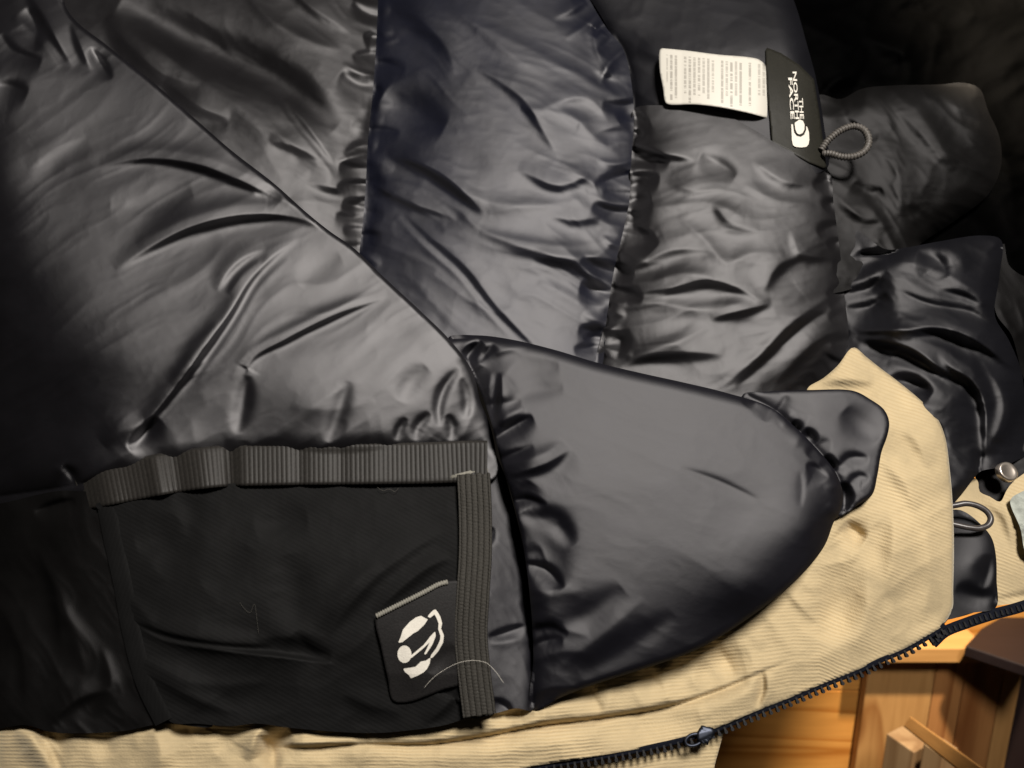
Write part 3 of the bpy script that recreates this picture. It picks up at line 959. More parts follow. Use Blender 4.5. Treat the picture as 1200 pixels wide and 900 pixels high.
panel('hood_fold', [(960, 262), (985, 258), (1008, 272), (1038, 292), (1062, 290), (1100, 283), (1150, 276), (1173, 281), (1171, 325), (1166, 370), (1182, 398), (1197, 435), (1202, 470), (1215, 520), (1180, 545), (1150, 552), (1145, 556), (1123, 584), (1105, 600), (1060, 560), (990, 470), (970, 400)],
      Eb, M['dimnavy'], J, edges=[([(1010, 297), (1040, 297), (1062, 290), (1100, 283), (1150, 276), (1173, 281), (1171, 325), (1166, 370), (1182, 398), (1197, 435), (1202, 470), (1215, 520)], 1.8, 22),
                               ([(1150, 535), (1145, 556), (1123, 584)], 1.0, 16)],
      strokes=[(k_, a_ * 1.35, w_, p_) for k_, a_, w_, p_ in [('v', 5, 7, [(985, 306), (1020, 295), (1056, 290)]), ('v', 4, 6, [(983, 318), (1010, 306), (1040, 303)]), ('v', 4, 7, [(990, 345), (1020, 338), (1040, 318)]),
               ('r', 9, 17, [(1010, 322), (1060, 328), (1090, 344), (1127, 353), (1173, 380), (1199, 436)]), ('v', 8, 14, [(1040, 310), (1080, 318), (1125, 338), (1165, 366)]),
               ('r', 6, 11, [(1095, 286), (1125, 300), (1130, 320)]), ('v', 5, 9, [(1075, 296), (1100, 306), (1110, 325)]),
               ('v', 11, 9, [(1000, 390), (1057, 391), (1100, 389), (1140, 402), (1190, 436)]), ('v', 10, 9, [(1005, 400), (1030, 403), (1067, 413), (1097, 433), (1130, 453)]),
               ('r', 6, 10, [(1020, 396), (1075, 398), (1112, 414), (1145, 440), (1160, 480)]), ('v', 9, 8, [(1098, 415), (1113, 433), (1137, 450), (1149, 475), (1152, 538)]),
               ('v', 6, 10, [(1040, 445), (1070, 450), (1092, 462)]), ('r', 5, 10, [(1040, 425), (1080, 440), (1110, 465)]), ('v', 6, 10, [(1147, 420), (1170, 473), (1156, 530)]),
               ('r', 5, 9, [(1165, 440), (1185, 480), (1165, 520)]), ('v', 3, 8, [(1060, 480), (1100, 500), (1115, 530)]), ('v', 3, 6, [(1095, 338), (1130, 345), (1160, 365)]),
               ('v', 2.5, 5, [(1050, 340), (1090, 357), (1140, 367), (1178, 395)]), ('v', 5, 8, [(992, 362), (1020, 360), (1040, 345)]), ('r', 4, 7, [(985, 335), (1010, 328), (1030, 320)])]],
      noise=[(0.36, 52, 25, 2.8, 51), (0.06, 16, 10, 2, 52)])
panel('hood_fold', [(1168, 300), (1176, 284), (1182, 310), (1196, 322), (1215, 330), (1230, 420), (1205, 450), (1185, 392), (1167, 366)],
      tps([(1168, 300, -0.6), (1230, 330, -2.5), (1230, 420, -2), (1190, 380, 0)]), M['collar'], J, noise=[(0.3, 30, 70, 2.5, 61)])
# black cloth behind the snap
panel('neck_strap', [(1140, 540), (1160, 525), (1220, 500), (1230, 560), (1200, 556), (1185, 570), (1172, 590), (1150, 582), (1143, 560)],
      tps([(1145, 550, 0.6), (1220, 510, 0), (1220, 555, 0.2), (1165, 580, 0.8)]), M['collar'], J, strokes=[('v', 5, 7, [(1150, 545), (1180, 537), (1215, 528)]), ('r', 4, 8, [(1160, 565), (1185, 555), (1215, 545)])],
      noise=[(0.2, 30, -20, 2, 63)])

# ---- far front edge seen beyond the flap (right)
panel('corduroy_facing', [(1090, 600), (1112, 560), (1145, 562), (1148, 576), (1160, 582), (1172, 588), (1180, 574), (1190, 562), (1230, 545), (1240, 700), (1200, 706), (1167, 710), (1100, 722)],
      tps([(1100, 610, 1.6), (1140, 575, 1.2), (1190, 570, 1.8), (1235, 560, 1.5), (1180, 640, 2.2), (1200, 700, 1.6), (1110, 715, 1.2)]), M['cord'], J,
      strokes=[('v', 3, 6, [(1150, 588), (1172, 605), (1185, 640)]), ('v', 2, 4, [(1168, 702), (1200, 698), (1230, 690)]), ('r', 4, 8, [(1172, 592), (1190, 610), (1198, 640)])], uv='cord')
panel('pile_lining', [(1184, 586), (1194, 578), (1225, 570), (1225, 665), (1203, 650), (1196, 620)], tps([(1190, 590, 2.5), (1220, 575, 2.6), (1220, 660, 2.4), (1205, 620, 3.0)]), M['greycloth'], J, noise=[(0.12, 10, 0, 1, 66)])
panel('baffle', [(1095, 605), (1120, 597), (1131, 600), (1149, 614), (1162, 630), (1167, 650), (1168, 680), (1167, 712), (1140, 718), (1100, 724)],
      tps([(1100, 610, 2.0), (1130, 610, 2.7), (1140, 660, 3.6), (1160, 660, 3.2), (1160, 705, 2.6), (1100, 710, 2.4)]), M['dimnavy'], J,
      edges=[([(1120, 597), (1149, 614), (1162, 630), (1167, 650), (1168, 680), (1167, 712)], 0.7, 18)], strokes=[('v', 3, 6, [(1152, 690), (1158, 670), (1160, 650)]), ('s', 3, 10, [(1120, 690), (1150, 700), (1165, 695)])])
# zip tape and teeth along that far edge
far_zip = [(1092, 754), (1106, 741), (1130, 731), (1160, 721), (1190, 713), (1235, 698)]
ft = strip('zipper_tape', far_zip, 13, 2.2, M['tape'], J, 3.0, 5, thick=0.001)

# ---- tan corduroy front edge
Tb = tps([(-60, 900, 0.6), (0, 860, 2.9), (60, 860, 4.4), (120, 860, 5.3), (200, 850, 6.1), (200, 930, 5.7), (400, 870, 6.2), (400, 940, 5.2), (600, 845, 6.1), (600, 900, 5.4), (800, 780, 5.3), (800, 860, 4.5),
          (930, 700, 5.2), (960, 800, 4.1), (1050, 600, 5.4), (1080, 740, 3.8), (1115, 700, 3.6), (1117, 600, 4.2), (1080, 480, 4.2), (1000, 410, 3.6), (960, 450, 4.4), (1040, 500, 5.0), (930, 640, 5.2), (1000, 560, 5.2)])
zip_line = [(430, 935), (520, 920), (580, 909), (640, 898), (700, 888), (760, 877), (805, 866), (840, 855), (880, 838), (930, 818), (960, 805), (1005, 787), (1030, 775), (1060, 762), (1085, 748), (1106, 734)]
tan_strokes = [('p', -5, 9, [(380, 872), (440, 873), (500, 873), (567, 864), (633, 851), (700, 843), (783, 829), (840, 811), (867, 800), (896, 787), (925, 775)]),
               ('v', 2.2, 4, [(893, 786), (894, 808), (886, 829)]), ('r', 2.0, 5, [(899, 788), (900, 808), (893, 828)]),
               ('f', 6, 13, [(20, 848), (45, 860), (70, 905)]), ('v', 4, 8, [(48, 855), (62, 880), (78, 905)]), ('r', 5, 12, [(178, 850), (188, 880), (185, 910)]),
               ('v', 5, 7, [(300, 862), (318, 876), (322, 905)]), ('r', 5, 7, [(308, 850), (300, 868), (288, 890)]), ('v', 4, 8, [(340, 856), (322, 866), (310, 880)]),
               ('r', 4, 7, [(330, 868), (370, 872), (430, 868)]), ('p', -4, 8, [(325, 876), (370, 876), (420, 872)]),
               ('r', 4, 12, [(1010, 640), (1018, 680), (1014, 725), (1000, 760)]), ('v', 4, 14, [(1042, 600), (1038, 650), (1030, 700)]), ('s', 4, 22, [(980, 660), (985, 700), (960, 750)]),
               ('v', 4, 9, [(990, 612), (1000, 622), (1015, 632)]), ('r', 3, 9, [(985, 625), (995, 640), (1000, 660)]), ('r', 3, 9, [(1085, 620), (1090, 680), (1080, 730)]),
               ('v', 3, 9, [(955, 452), (985, 450), (1030, 452)]), ('r', 3, 8, [(960, 440), (990, 440), (1025, 446)]), ('v', 3, 10, [(1050, 500), (1070, 520), (1085, 550)]),
               ('v', 3, 12, [(1030, 540), (1055, 570), (1070, 600)]), ('s', 3, 20, [(780, 810), (830, 790), (880, 770)]), ('r', 3, 8, [(800, 782), (812, 795), (818, 810)]),
               ('r', 3, 8, [(600, 846), (612, 852), (640, 842)]), ('v', 3, 6, [(575, 842), (600, 836), (625, 830)]), ('s', 3, 14, [(700, 862), (760, 850), (820, 838)])]
tan_gath = gathers([(625, 832), (700, 806), (757, 788), (820, 764), (880, 728), (938, 682), (975, 640)], 30, 60, 2.6, 8, 1, 71, 18) + \
    gathers([(0, 858), (110, 860), (190, 850), (300, 850), (420, 860), (520, 852)], 40, 50, 3.0, 10, 1, 72, 25)
panel('corduroy_facing', [(-70, 835), (60, 835), (190, 828), (300, 828), (430, 832), (560, 815), (620, 806), (700, 780), (800, 745), (870, 705), (925, 660), (955, 610), (975, 580), (1010, 560), (1015, 520), (1020, 490), (1000, 475), (955, 475), (946, 456),
                          (965, 443), (982, 428), (1000, 407), (1015, 418), (1030, 430), (1050, 445), (1080, 470), (1097, 488), (1107, 510), (1113, 550), (1117, 600), (1118, 650), (1117, 690), (1116, 715), (1106, 732), (1085, 746), (1060, 760), (1030, 773),
                          (1005, 785), (960, 803), (930, 816), (880, 836), (840, 853), (805, 864), (760, 875), (700, 886), (640, 896), (580, 907), (520, 918), (430, 933), (200, 945), (-70, 945)],
      Tb, M['cord'], J, strokes=[(k_, a_ * 1.8, w_ * 1.1, p_) for k_, a_, w_, p_ in tan_strokes] + tan_gath, noise=[(0.30, 95, -25, 1.8, 75), (0.03, 22, 30, 1.5, 76)], uv='cord', thick=0.0022,
      edges=[([(1000, 407), (1050, 445), (1097, 488), (1113, 550), (1118, 650), (1116, 715), (1106, 732)], 0.5, 9)])
# second flap below the zip
panel('storm_flap', [(560, 915), (640, 890), (700, 880), (770, 868), (830, 850), (850, 848), (847, 862), (838, 895), (826, 945), (560, 950)],
      tps([(600, 910, 4.2), (760, 880, 3.6), (845, 855, 3.0), (830, 930, 2.6), (650, 940, 3.4)]), M['cord'], J, strokes=[('r', 3, 9, [(780, 880), (775, 900), (770, 930)])], uv='cord', thick=0.002)

# ---- zipper
zp = strip('zipper', [(x, y - 1.5) for x, y in zip_line], 6, lambda x, y: Tb(x, y) - 0.26, M['tape'], J, 3.0, 5, thick=0.0012)


def tooth_mesh():
    s = 0.00022
    v = []
    for z in (-6, 6):
        for x, y in ((-5, -9), (5, -9), (5, 2), (8, 6), (8, 12), (4, 15), (-4, 15), (-8, 12), (-8, 6), (-5, 2)):
            v.append((x * s * 0.60, y * s * 0.80, z * s * 0.9))
    n = 10
    f = [tuple(range(n))[::-1], tuple(range(n, 2 * n))] + [(i, (i + 1) % n, n + (i + 1) % n, n + i) for i in range(n)]
    me = bpy.data.meshes.new('tooth')
    me.from_pydata(v, [], f)
    me.materials.append(M['teeth'])
    return me


TM = tooth_mesh()


def teeth(line, base, spacing, parent, scale=1.0, flip=1, shift=2.0):
    ln = spline(line, 1.0)
    S = np.concatenate([[0], np.cumsum(np.hypot(*np.diff(ln, axis=0).T))])
    for s in np.arange(0, S[-1] - 2, spacing):
        i = int(np.searchsorted(S, s)); i = min(max(i, 1), len(ln) - 2)
        a, b = ln[i - 1], ln[i + 1]
        t = (b - a) / np.hypot(*(b - a)); n = np.array([-t[1], t[0]]) * flip
        c = ln[i] + n * shift
        if not (-40 < c[0] < 1240 and c[1] < 930):
            continue
        hb = float(base(c[0], c[1])) if callable(base) else base
        p = P(c[0], c[1], hb); px = P(c[0] + t[0], c[1] + t[1], hb) - p; py = P(c[0] + n[0], c[1] + n[1], hb) - p
        x = Vector(px.tolist()).normalized(); y = Vector(py.tolist()).normalized(); z = x.cross(y).normalized(); y = z.cross(x)
        o = bpy.data.objects.new('tooth', TM)
        COL.objects.link(o)
        o.parent = parent
        o.matrix_parent_inverse = parent.matrix_world.inverted()
        o.matrix_world = Matrix.Translation(Vector(p.tolist())) @ Matrix((x, y, z)).transposed().to_4x4() @ Matrix.Diagonal((scale, scale * random.uniform(.92, 1.08), scale, 1))


teeth(zip_line, lambda x, y: Tb(x, y) - 0.15, 8.2, zp, 0.74, 1, 3.2)
teeth(far_zip, 2.3, 6.4, ft, 0.66, 1, 0.0)


def ring(name, cx, cy, rx, ry, h, rad, mat, parent, a0=0, a1=360, rot=0, n=40, dh=0.0, rib=None):
    a = np.radians(np.linspace(a0, a1, n, endpoint=(a1 - a0) < 360))
    c, s = math.cos(math.radians(rot)), math.sin(math.radians(rot))
    x = rx * np.cos(a); y = ry * np.sin(a)
    X = cx + x * c - y * s; Y = cy + x * s + y * c
    return tube(name, P(X, Y, h + dh * np.sin(a)), rad, mat, parent, 8, (a1 - a0) >= 360, rib)


# slider with its ring pull
hz = float(Tb(818, 862)) + 0.1
sl = ring('zip_pull', 813, 867, 10, 6.5, hz, 0.0008, M['steel'], zp, rot=-18)
panel('slider', [(818, 856), (826, 852), (836, 853), (838, 860), (830, 868), (820, 870)], hz + 0.15, M['steel'], zp, res=1.5, thick=0.003, edges=[([(818, 856), (836, 853), (838, 860), (820, 870)], 0.15, 4)])

# ---- G: small baffle at the corner
Gb = tps([(880, 465, 6.4), (960, 480, 7.0), (1025, 480, 6.4), (1020, 540, 6.4), (985, 560, 6.6), (930, 520, 6.6), (1010, 585, 6.2), (985, 600, 6.0)])
sFG = [(872, 462), (902, 477), (929, 498), (959, 528), (980, 555), (989, 582), (986, 600), (977, 610)]
sGt = [(870, 463), (900, 459), (950, 457), (1000, 458), (1020, 468), (1036, 480), (1042, 494), (1040, 510), (1033, 530), (1028, 558), (1022, 580), (1005, 592), (985, 603)]
panel('baffle', sGt[:-1] + [(990, 602), (976, 608), (962, 596), (950, 565), (925, 530), (890, 500)], Gb, M['dimplum'], J, skirt=2.5, edges=[(sGt, 0.25, 6), (sFG, 0.5, 14)],
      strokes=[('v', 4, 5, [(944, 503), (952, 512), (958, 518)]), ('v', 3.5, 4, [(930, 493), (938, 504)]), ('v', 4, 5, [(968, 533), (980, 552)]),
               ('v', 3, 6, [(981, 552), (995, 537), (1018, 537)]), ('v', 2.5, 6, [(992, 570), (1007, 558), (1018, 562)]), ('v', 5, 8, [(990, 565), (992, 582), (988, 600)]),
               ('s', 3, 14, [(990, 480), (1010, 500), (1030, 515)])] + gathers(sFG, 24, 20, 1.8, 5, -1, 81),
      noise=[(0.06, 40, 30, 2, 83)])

# ---- A: the big baffle lower left
def dome(cx, cy, h, ax, ay, pts):
    """control heights of a plump, evenly rounded panel"""
    return [(x, y, h - ax * ((x - cx) / 300.0) ** 2 - ay * ((y - cy) / 300.0) ** 2) for x, y in pts]


Ab = tps(dome(430, 430, 10.4, 1.2, 1.25, [(60, 60), (60, 200), (60, 330), (150, 150), (150, 300), (150, 420), (250, 200), (250, 300), (250, 420), (350, 260), (350, 360), (350, 460), (450, 350), (450, 460), (520, 430)]) +
         [(0, 80, 6.8), (0, 200, 7.4), (0, 300, 7.0), (0, 400, 5.7), (0, 500, 3.9), (-60, 100, 5.2), (-60, 250, 4.6), (-60, 400, 0.6), (-60, 600, -2.5), (60, 480, 6.6), (100, 560, 7.2), (200, 535, 8.4), (300, 525, 8.9), (565, 505, 8.8), (100, 30, 5.8), (0, 0, 4.0), (20, -60, 3)])
sA = [(55, -60), (81, 15), (125, 53), (181, 98), (227, 138), (272, 177), (321, 215), (359, 249), (385, 270), (416, 292), (450, 325), (490, 362), (525, 396), (548, 425), (557, 445)]
sAr = [(548, 425), (557, 445), (563, 470), (574, 498), (580, 525)]
sAb = [(-60, 590), (80, 570), (150, 555), (200, 545), (250, 537), (300, 533), (400, 531), (560, 530)]
A_str = [('v', 6, 8, [(118, 196), (170, 189), (227, 196), (272, 212), (314, 230), (362, 251)]), ('r', 3, 9, [(125, 184), (175, 176), (235, 183), (290, 204), (340, 228)]),
         ('v', 8, 10, [(136, 318), (181, 291), (227, 270), (283, 257), (340, 257), (386, 270)]), ('r', 3.5, 10, [(160, 285), (215, 258), (283, 240), (340, 242), (380, 256)]),
         ('v', 2, 9, [(34, 200), (68, 178), (102, 162)]), ('v', 4, 7, [(255, 342), (272, 318), (290, 303), (312, 293)]), ('r', 3, 6, [(268, 345), (284, 322), (306, 305)]),
         ('v', 6, 7, [(352, 281), (325, 299), (295, 330), (272, 368), (242, 410), (215, 447), (181, 489), (148, 536)]), ('r', 3, 7, [(340, 302), (305, 335), (284, 370), (256, 412), (230, 450)]),
         ('r', 2.5, 8, [(258, 375), (232, 410), (200, 450)]),
         ('v', 4, 5.5, [(455, 348), (393, 372), (332, 402), (298, 421), (285, 444)]), ('r', 2.5, 6, [(452, 340), (393, 361), (332, 390), (292, 412), (270, 445)]),
         ('s', 2.6, 9, [(290, 440), (286, 465), (278, 508)]), ('s', 2.2, 9, [(409, 447), (398, 480), (384, 518)]), ('s', 1.3, 12, [(399, 301), (375, 313), (350, 332)]),
         ('s', 2.6, 6, [(538, 432), (523, 450), (514, 475), (515, 500)]), ('s', 2.0, 6, [(541, 443), (547, 465), (546, 490)]), ('s', 1.6, 5, [(476, 490), (468, 503), (464, 516)]),
         ('s', 2, 6, [(504, 484), (490, 500), (486, 516)]), ('s', 2, 6, [(524, 486), (530, 500), (527, 516)]), ('r', 2.5, 7, [(556, 478), (548, 498), (540, 515)]),
         ('v', 7, 8, [(30, -10), (58, 40), (84, 80)]), ('v', 5, 7, [(82, 28), (92, 58), (106, 84)]), ('v', 4, 5, [(106, 56), (118, 74), (130, 92)]), ('r', 5, 8, [(15, 20), (45, 45), (70, 78)]),
         ('v', 4, 9, [(-10, 100), (15, 102), (32, 108)]), ('v', 5, 8, [(0, 40), (15, 60), (48, 72)]), ('v', 5, 8, [(40, 60), (42, 30), (30, 10)]),
         ('s', 2, 14, [(130, 240), (180, 240), (225, 225)]), ('r', 1.5, 10, [(340, 475), (390, 480), (440, 470)]), ('s', 2, 12, [(500, 430), (480, 450), (470, 470)]),
         ('v', 5, 7, [(150, 525), (165, 512), (185, 490)]), ('r', 5, 12, [(120, 520), (140, 505), (170, 498)]), ('r', 4, 8, [(62, 545), (75, 555), (84, 566)]), ('v', 5, 6, [(74, 545), (84, 556), (90, 570)]),
         ('v', 2, 8, [(300, 230), (315, 222), (330, 235)]), ('s', 0.8, 14, [(430, 385), (470, 395), (500, 412)])]
panel('baffle', [(-70, -60), (20, -62), (55, -60)] + sA[1:] + [(563, 470), (574, 498), (580, 525), (580, 560), (400, 565), (200, 580), (80, 605), (-70, 640)],
      Ab, M['nylon'], J, skirt=5.0, edges=[(sA, 0.7, 6), (sAr, 0.9, 16), (sAb, 0.9, 26)],
      strokes=A_str + gathers(sAb[2:], 30, 44, 0.7, 8, -1, 91, 25),
      noise=[(0.17, 62, -34, 4.2, 93), (0.022, 24, -25, 2.2, 94)], res=1.8)

# ---- F: the big smooth baffle, lower middle
Fb = tps(dome(690, 515, 10.0, 1.15, 2.5, [(540, 410), (600, 430), (650, 430), (640, 520), (620, 600), (700, 440), (700, 520), (700, 620), (650, 700), (720, 740), (780, 470), (800, 560), (800, 680), (870, 500), (880, 600), (870, 690), (940, 560), (950, 620)]) +
         [(640, 800, 7.4), (700, 795, 7.4), (870, 724, 7.5), (970, 625, 7.6)])
sFt = [(525, 396), (560, 393), (600, 398), (650, 410), (700, 425), (750, 437), (800, 448), (850, 460), (880, 468)]
sFl = [(548, 420), (560, 450), (575, 490), (582, 520), (591, 555), (601, 585), (613, 640), (621, 700), (625, 770), (623, 832)]
sFb = [(623, 832), (660, 816), (700, 801), (754, 784), (817, 761), (875, 726), (933, 680), (966, 640), (977, 610)]
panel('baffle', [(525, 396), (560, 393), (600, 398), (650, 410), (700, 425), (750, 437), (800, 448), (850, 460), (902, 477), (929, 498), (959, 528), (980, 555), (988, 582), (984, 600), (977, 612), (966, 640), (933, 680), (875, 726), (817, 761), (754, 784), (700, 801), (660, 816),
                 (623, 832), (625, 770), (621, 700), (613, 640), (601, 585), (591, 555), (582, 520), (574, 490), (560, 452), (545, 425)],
      Fb, M['dimplum'], J, skirt=4.0, edges=[(sFt, 1.3, 14), (sFl, 1.3, 40), (sFb, 0.35, 9), (sFG, 0.7, 16)],
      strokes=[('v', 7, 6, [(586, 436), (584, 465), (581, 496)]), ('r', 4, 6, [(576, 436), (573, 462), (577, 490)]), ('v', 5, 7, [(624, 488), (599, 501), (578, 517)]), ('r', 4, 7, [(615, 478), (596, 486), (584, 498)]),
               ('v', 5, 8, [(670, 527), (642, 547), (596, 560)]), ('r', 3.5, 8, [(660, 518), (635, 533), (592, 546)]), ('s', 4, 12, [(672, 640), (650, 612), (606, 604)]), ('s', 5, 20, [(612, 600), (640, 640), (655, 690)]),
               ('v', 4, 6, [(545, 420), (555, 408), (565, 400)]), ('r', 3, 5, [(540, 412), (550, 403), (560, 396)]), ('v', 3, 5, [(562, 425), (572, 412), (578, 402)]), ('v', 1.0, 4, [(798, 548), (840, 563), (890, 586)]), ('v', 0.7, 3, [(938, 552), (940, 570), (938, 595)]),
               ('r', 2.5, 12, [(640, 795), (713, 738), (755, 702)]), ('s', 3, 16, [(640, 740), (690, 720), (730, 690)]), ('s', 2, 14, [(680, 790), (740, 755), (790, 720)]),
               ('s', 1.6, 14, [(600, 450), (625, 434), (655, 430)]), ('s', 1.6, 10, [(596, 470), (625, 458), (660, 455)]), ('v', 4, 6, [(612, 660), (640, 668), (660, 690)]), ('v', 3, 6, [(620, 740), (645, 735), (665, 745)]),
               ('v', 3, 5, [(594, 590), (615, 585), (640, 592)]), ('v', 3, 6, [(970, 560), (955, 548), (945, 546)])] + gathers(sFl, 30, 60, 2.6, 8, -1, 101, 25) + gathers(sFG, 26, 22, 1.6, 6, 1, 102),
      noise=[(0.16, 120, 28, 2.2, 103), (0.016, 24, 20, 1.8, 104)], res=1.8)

# ---- H: narrow strip of lining between the pocket and F
Hb = tps([(565, 540, 8.0), (600, 600, 7.3), (615, 700, 6.9), (612, 820, 6.8), (570, 700, 8.1), (560, 830, 7.0)])
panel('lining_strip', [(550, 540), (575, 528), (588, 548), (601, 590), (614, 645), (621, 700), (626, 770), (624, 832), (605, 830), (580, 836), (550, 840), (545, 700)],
      Hb, M['dimplum'], J, edges=[(sFl, 0.6, 14)], strokes=[('v', 3, 4, [(572, 747), (590, 742), (616, 733)]), ('v', 3, 4, [(578, 820), (592, 828), (600, 836)]), ('r', 3, 6, [(588, 560), (592, 580), (600, 610)]), ('v', 3, 4, [(578, 618), (573, 640)]),
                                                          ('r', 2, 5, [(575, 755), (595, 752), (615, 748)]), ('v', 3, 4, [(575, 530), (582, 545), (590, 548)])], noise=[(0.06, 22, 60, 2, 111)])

# ---- pocket
Pb = tps([(-60, 600, -3.0), (-60, 840, -0.5), (0, 600, 2.4), (100, 585, 7.2), (150, 640, 7.9), (300, 600, 8.8), (520, 570, 9.0), (540, 700, 8.8), (545, 830, 7.6), (400, 700, 9.1), (250, 720, 8.7), (200, 820, 7.3), (350, 840, 7.4), (450, 850, 7.1), (120, 830, 6.4), (0, 830, 4.0), (80, 700, 6.2)])
panel('lining_strip', [(-70, 600), (0, 590), (80, 575), (140, 590), (165, 700), (190, 790), (250, 850), (190, 848), (150, 856), (110, 859), (60, 858), (30, 850), (-70, 856)],
      lambda x, y: Pb(x, y) - 0.35, M['collar'], J, strokes=[('v', 5, 9, [(-10, 700), (20, 760), (28, 830)]), ('r', 4, 12, [(0, 720), (12, 770), (5, 820)]), ('v', 4, 8, [(60, 850), (90, 825), (130, 810)]), ('r', 4, 10, [(60, 700), (85, 740), (100, 790)]),
                                                           ('v', 4, 8, [(40, 640), (60, 690), (70, 760)]), ('r', 4, 8, [(120, 760), (130, 800), (110, 840)]), ('v', 5, 5, [(40, 600), (70, 590), (88, 586)])],
      noise=[(0.14, 45, 60, 2.2, 121)])
pk_str = [('v', 10, 9, [(152, 726), (185, 741), (225, 752), (270, 758), (320, 757)]), ('p', 6, 12, [(156, 733), (190, 750), (260, 763), (330, 771), (392, 779)]), ('v', 4, 8, [(345, 742), (365, 762), (388, 770)]), ('v', 4, 10, [(300, 752), (340, 752), (380, 770)]),
          ('s', 4, 12, [(160, 640), (185, 630), (210, 610)]), ('s', 4, 14, [(185, 670), (215, 640), (230, 620)]), ('s', 5, 16, [(335, 650), (345, 700), (350, 745)]), ('s', 4, 12, [(300, 620), (330, 612), (360, 608)]),
          ('v', 4, 10, [(385, 745), (420, 705), (450, 675), (490, 645), (520, 625)]), ('v', 5, 9, [(440, 720), (470, 695), (505, 668), (530, 655)]), ('r', 3, 10, [(370, 735), (410, 690), (445, 660)]), ('r', 4, 10, [(395, 772), (420, 755), (440, 730)]),
          ('v', 3, 9, [(400, 815), (435, 832), (470, 838)]), ('s', 4, 16, [(220, 800), (280, 815), (350, 812)]), ('v', 4, 9, [(170, 790), (220, 820), (270, 838)]), ('r', 3, 9, [(160, 770), (230, 800), (320, 800)]),
          ('v', 5, 8, [(500, 850), (530, 825), (538, 800)]), ('r', 3, 8, [(150, 700), (170, 720), (180, 735)]), ('s', 3, 14, [(240, 690), (270, 670), (290, 640)]), ('s', 3, 10, [(205, 580), (225, 600), (215, 625)])]
pocket = panel('pocket', [(112, 592), (160, 582), (250, 568), (400, 565), (550, 563), (552, 700), (560, 836), (545, 842), (520, 850), (470, 857), (440, 859), (400, 858), (340, 853), (300, 848), (270, 851), (230, 848), (200, 846), (178, 812), (160, 760), (148, 690), (136, 640), (124, 605)],
               Pb, M['pocket'], J, strokes=[(k_, a_ * (0.55 if k_ == 's' else 0.9), w_ * (1.3 if k_ == 's' else 1), p_) for k_, a_, w_, p_ in pk_str], noise=[(0.07, 60, -35, 2.2, 131), (0.02, 18, 0, 1.5, 132)], res=1.8)

def rib_prof(S, v):
    # cross ribs of the grosgrain, its woven edges and the places where it buckles
    r = 0.016 * np.cos(2 * np.pi * S / 5.4)
    e = -0.05 * (np.abs(v) > 0.44)
    g = 0
    for s0, a, wd in ((182, -0.40, 9), (118, -0.25, 12), (60, -0.2, 22), (20, -0.1, 14), (262, -0.12, 9), (310, -0.10, 10), (350, 0.06, 12), (150, 0.16, 14), (95, 0.18, 9), (420, 0.05, 20)):
        g = g + a * np.exp(-((S - s0) / wd) ** 2)
    return r + e + g + 0.26 - 0.9 * np.exp(-(S / 20.0) ** 2)


strip('grosgrain_ribbon', [(92, 576), (125, 569), (165, 561), (210, 553), (260, 547), (330, 545), (420, 544), (500, 543), (550, 541), (571, 541)], 47, lambda x, y: np.maximum(Ab(x, y) - 0.55, Pb(x, y) - 0.05), M['ribbon'], pocket, 1.25, 15, prof=rib_prof, thick=0.001)


def el_prof(S, v):
    r = 0.030 * np.cos(2 * np.pi * v * 6.0) + 0.012 * np.cos(2 * np.pi * S / 4.2 + 9 * np.round(v * 6))
    return r + 0.30 + 0.10 * np.exp(-((S - 20) / 25) ** 2) - 0.10 * np.exp(-((S - 190) / 40) ** 2) - 0.2 * v * v


strip('elastic_band', [(555, 556), (557, 600), (557, 650), (554, 700), (552, 745), (556, 790), (562, 838)], 39, Pb, M['elastic'], pocket, 1.4, 37, prof=el_prof, thick=0.0012)
# bar of thread where ribbon and elastic are sewn together
tube('thread_bar', P(np.array([528., 540, 552, 564, 571]), np.array([560., 557, 554, 552, 552]), np.array([9.25, 9.3, 9.35, 9.3, 9.2])), 0.0014, M['overlock'], pocket)

strip('pocket_trim', [(124, 588), (132, 630), (143, 680), (154, 740), (170, 800), (192, 846)], 22, Pb, M['pocket'], pocket, 2.0, 9, prof=lambda S, v: 0.03 - 0.06 * (2 * v) ** 4)
# ---- woven tag on the pocket
tag_top = [(441, 721), (463, 710), (497, 693), (514, 684), (525, 681), (538, 682)]


def Gtag(x, y):
    x = np.asarray(x, float); y = np.asarray(y, float)
    return Pb(x, y) + 0.28 + 0.12 * np.sin((x - 440) / 95 * np.pi) - 0.25 * np.clip((y - 790) / 40, 0, 1) + 0.12 * np.clip((470 - x) / 30, 0, 1)


tg = panel('woven_tag', tag_top + [(541, 740), (541, 800), (520, 808), (497, 817), (479, 823), (461, 822), (454, 793), (447, 760)], Gtag, M['tag'], pocket, res=1.5, thick=0.0012,
           strokes=[('r', 1.5, 12, [(470, 730), (480, 770), (485, 810)]), ('s', 1.5, 10, [(505, 790), (520, 770), (535, 760)])], uv='px', sharp=False)
tx, ty = spline(tag_top[:-1], 1.0).T
tube('overlock_edge', P(tx, ty + 1, Gtag(tx, ty) + 0.03), 0.0011, M['overlock'], tg, 8, rib=lambda i: 1 + 0.25 * np.sin(i * 2.1))


def T(p):
    return [(430 + x / 4.5, 660 + y / 4.5) for x, y in p]


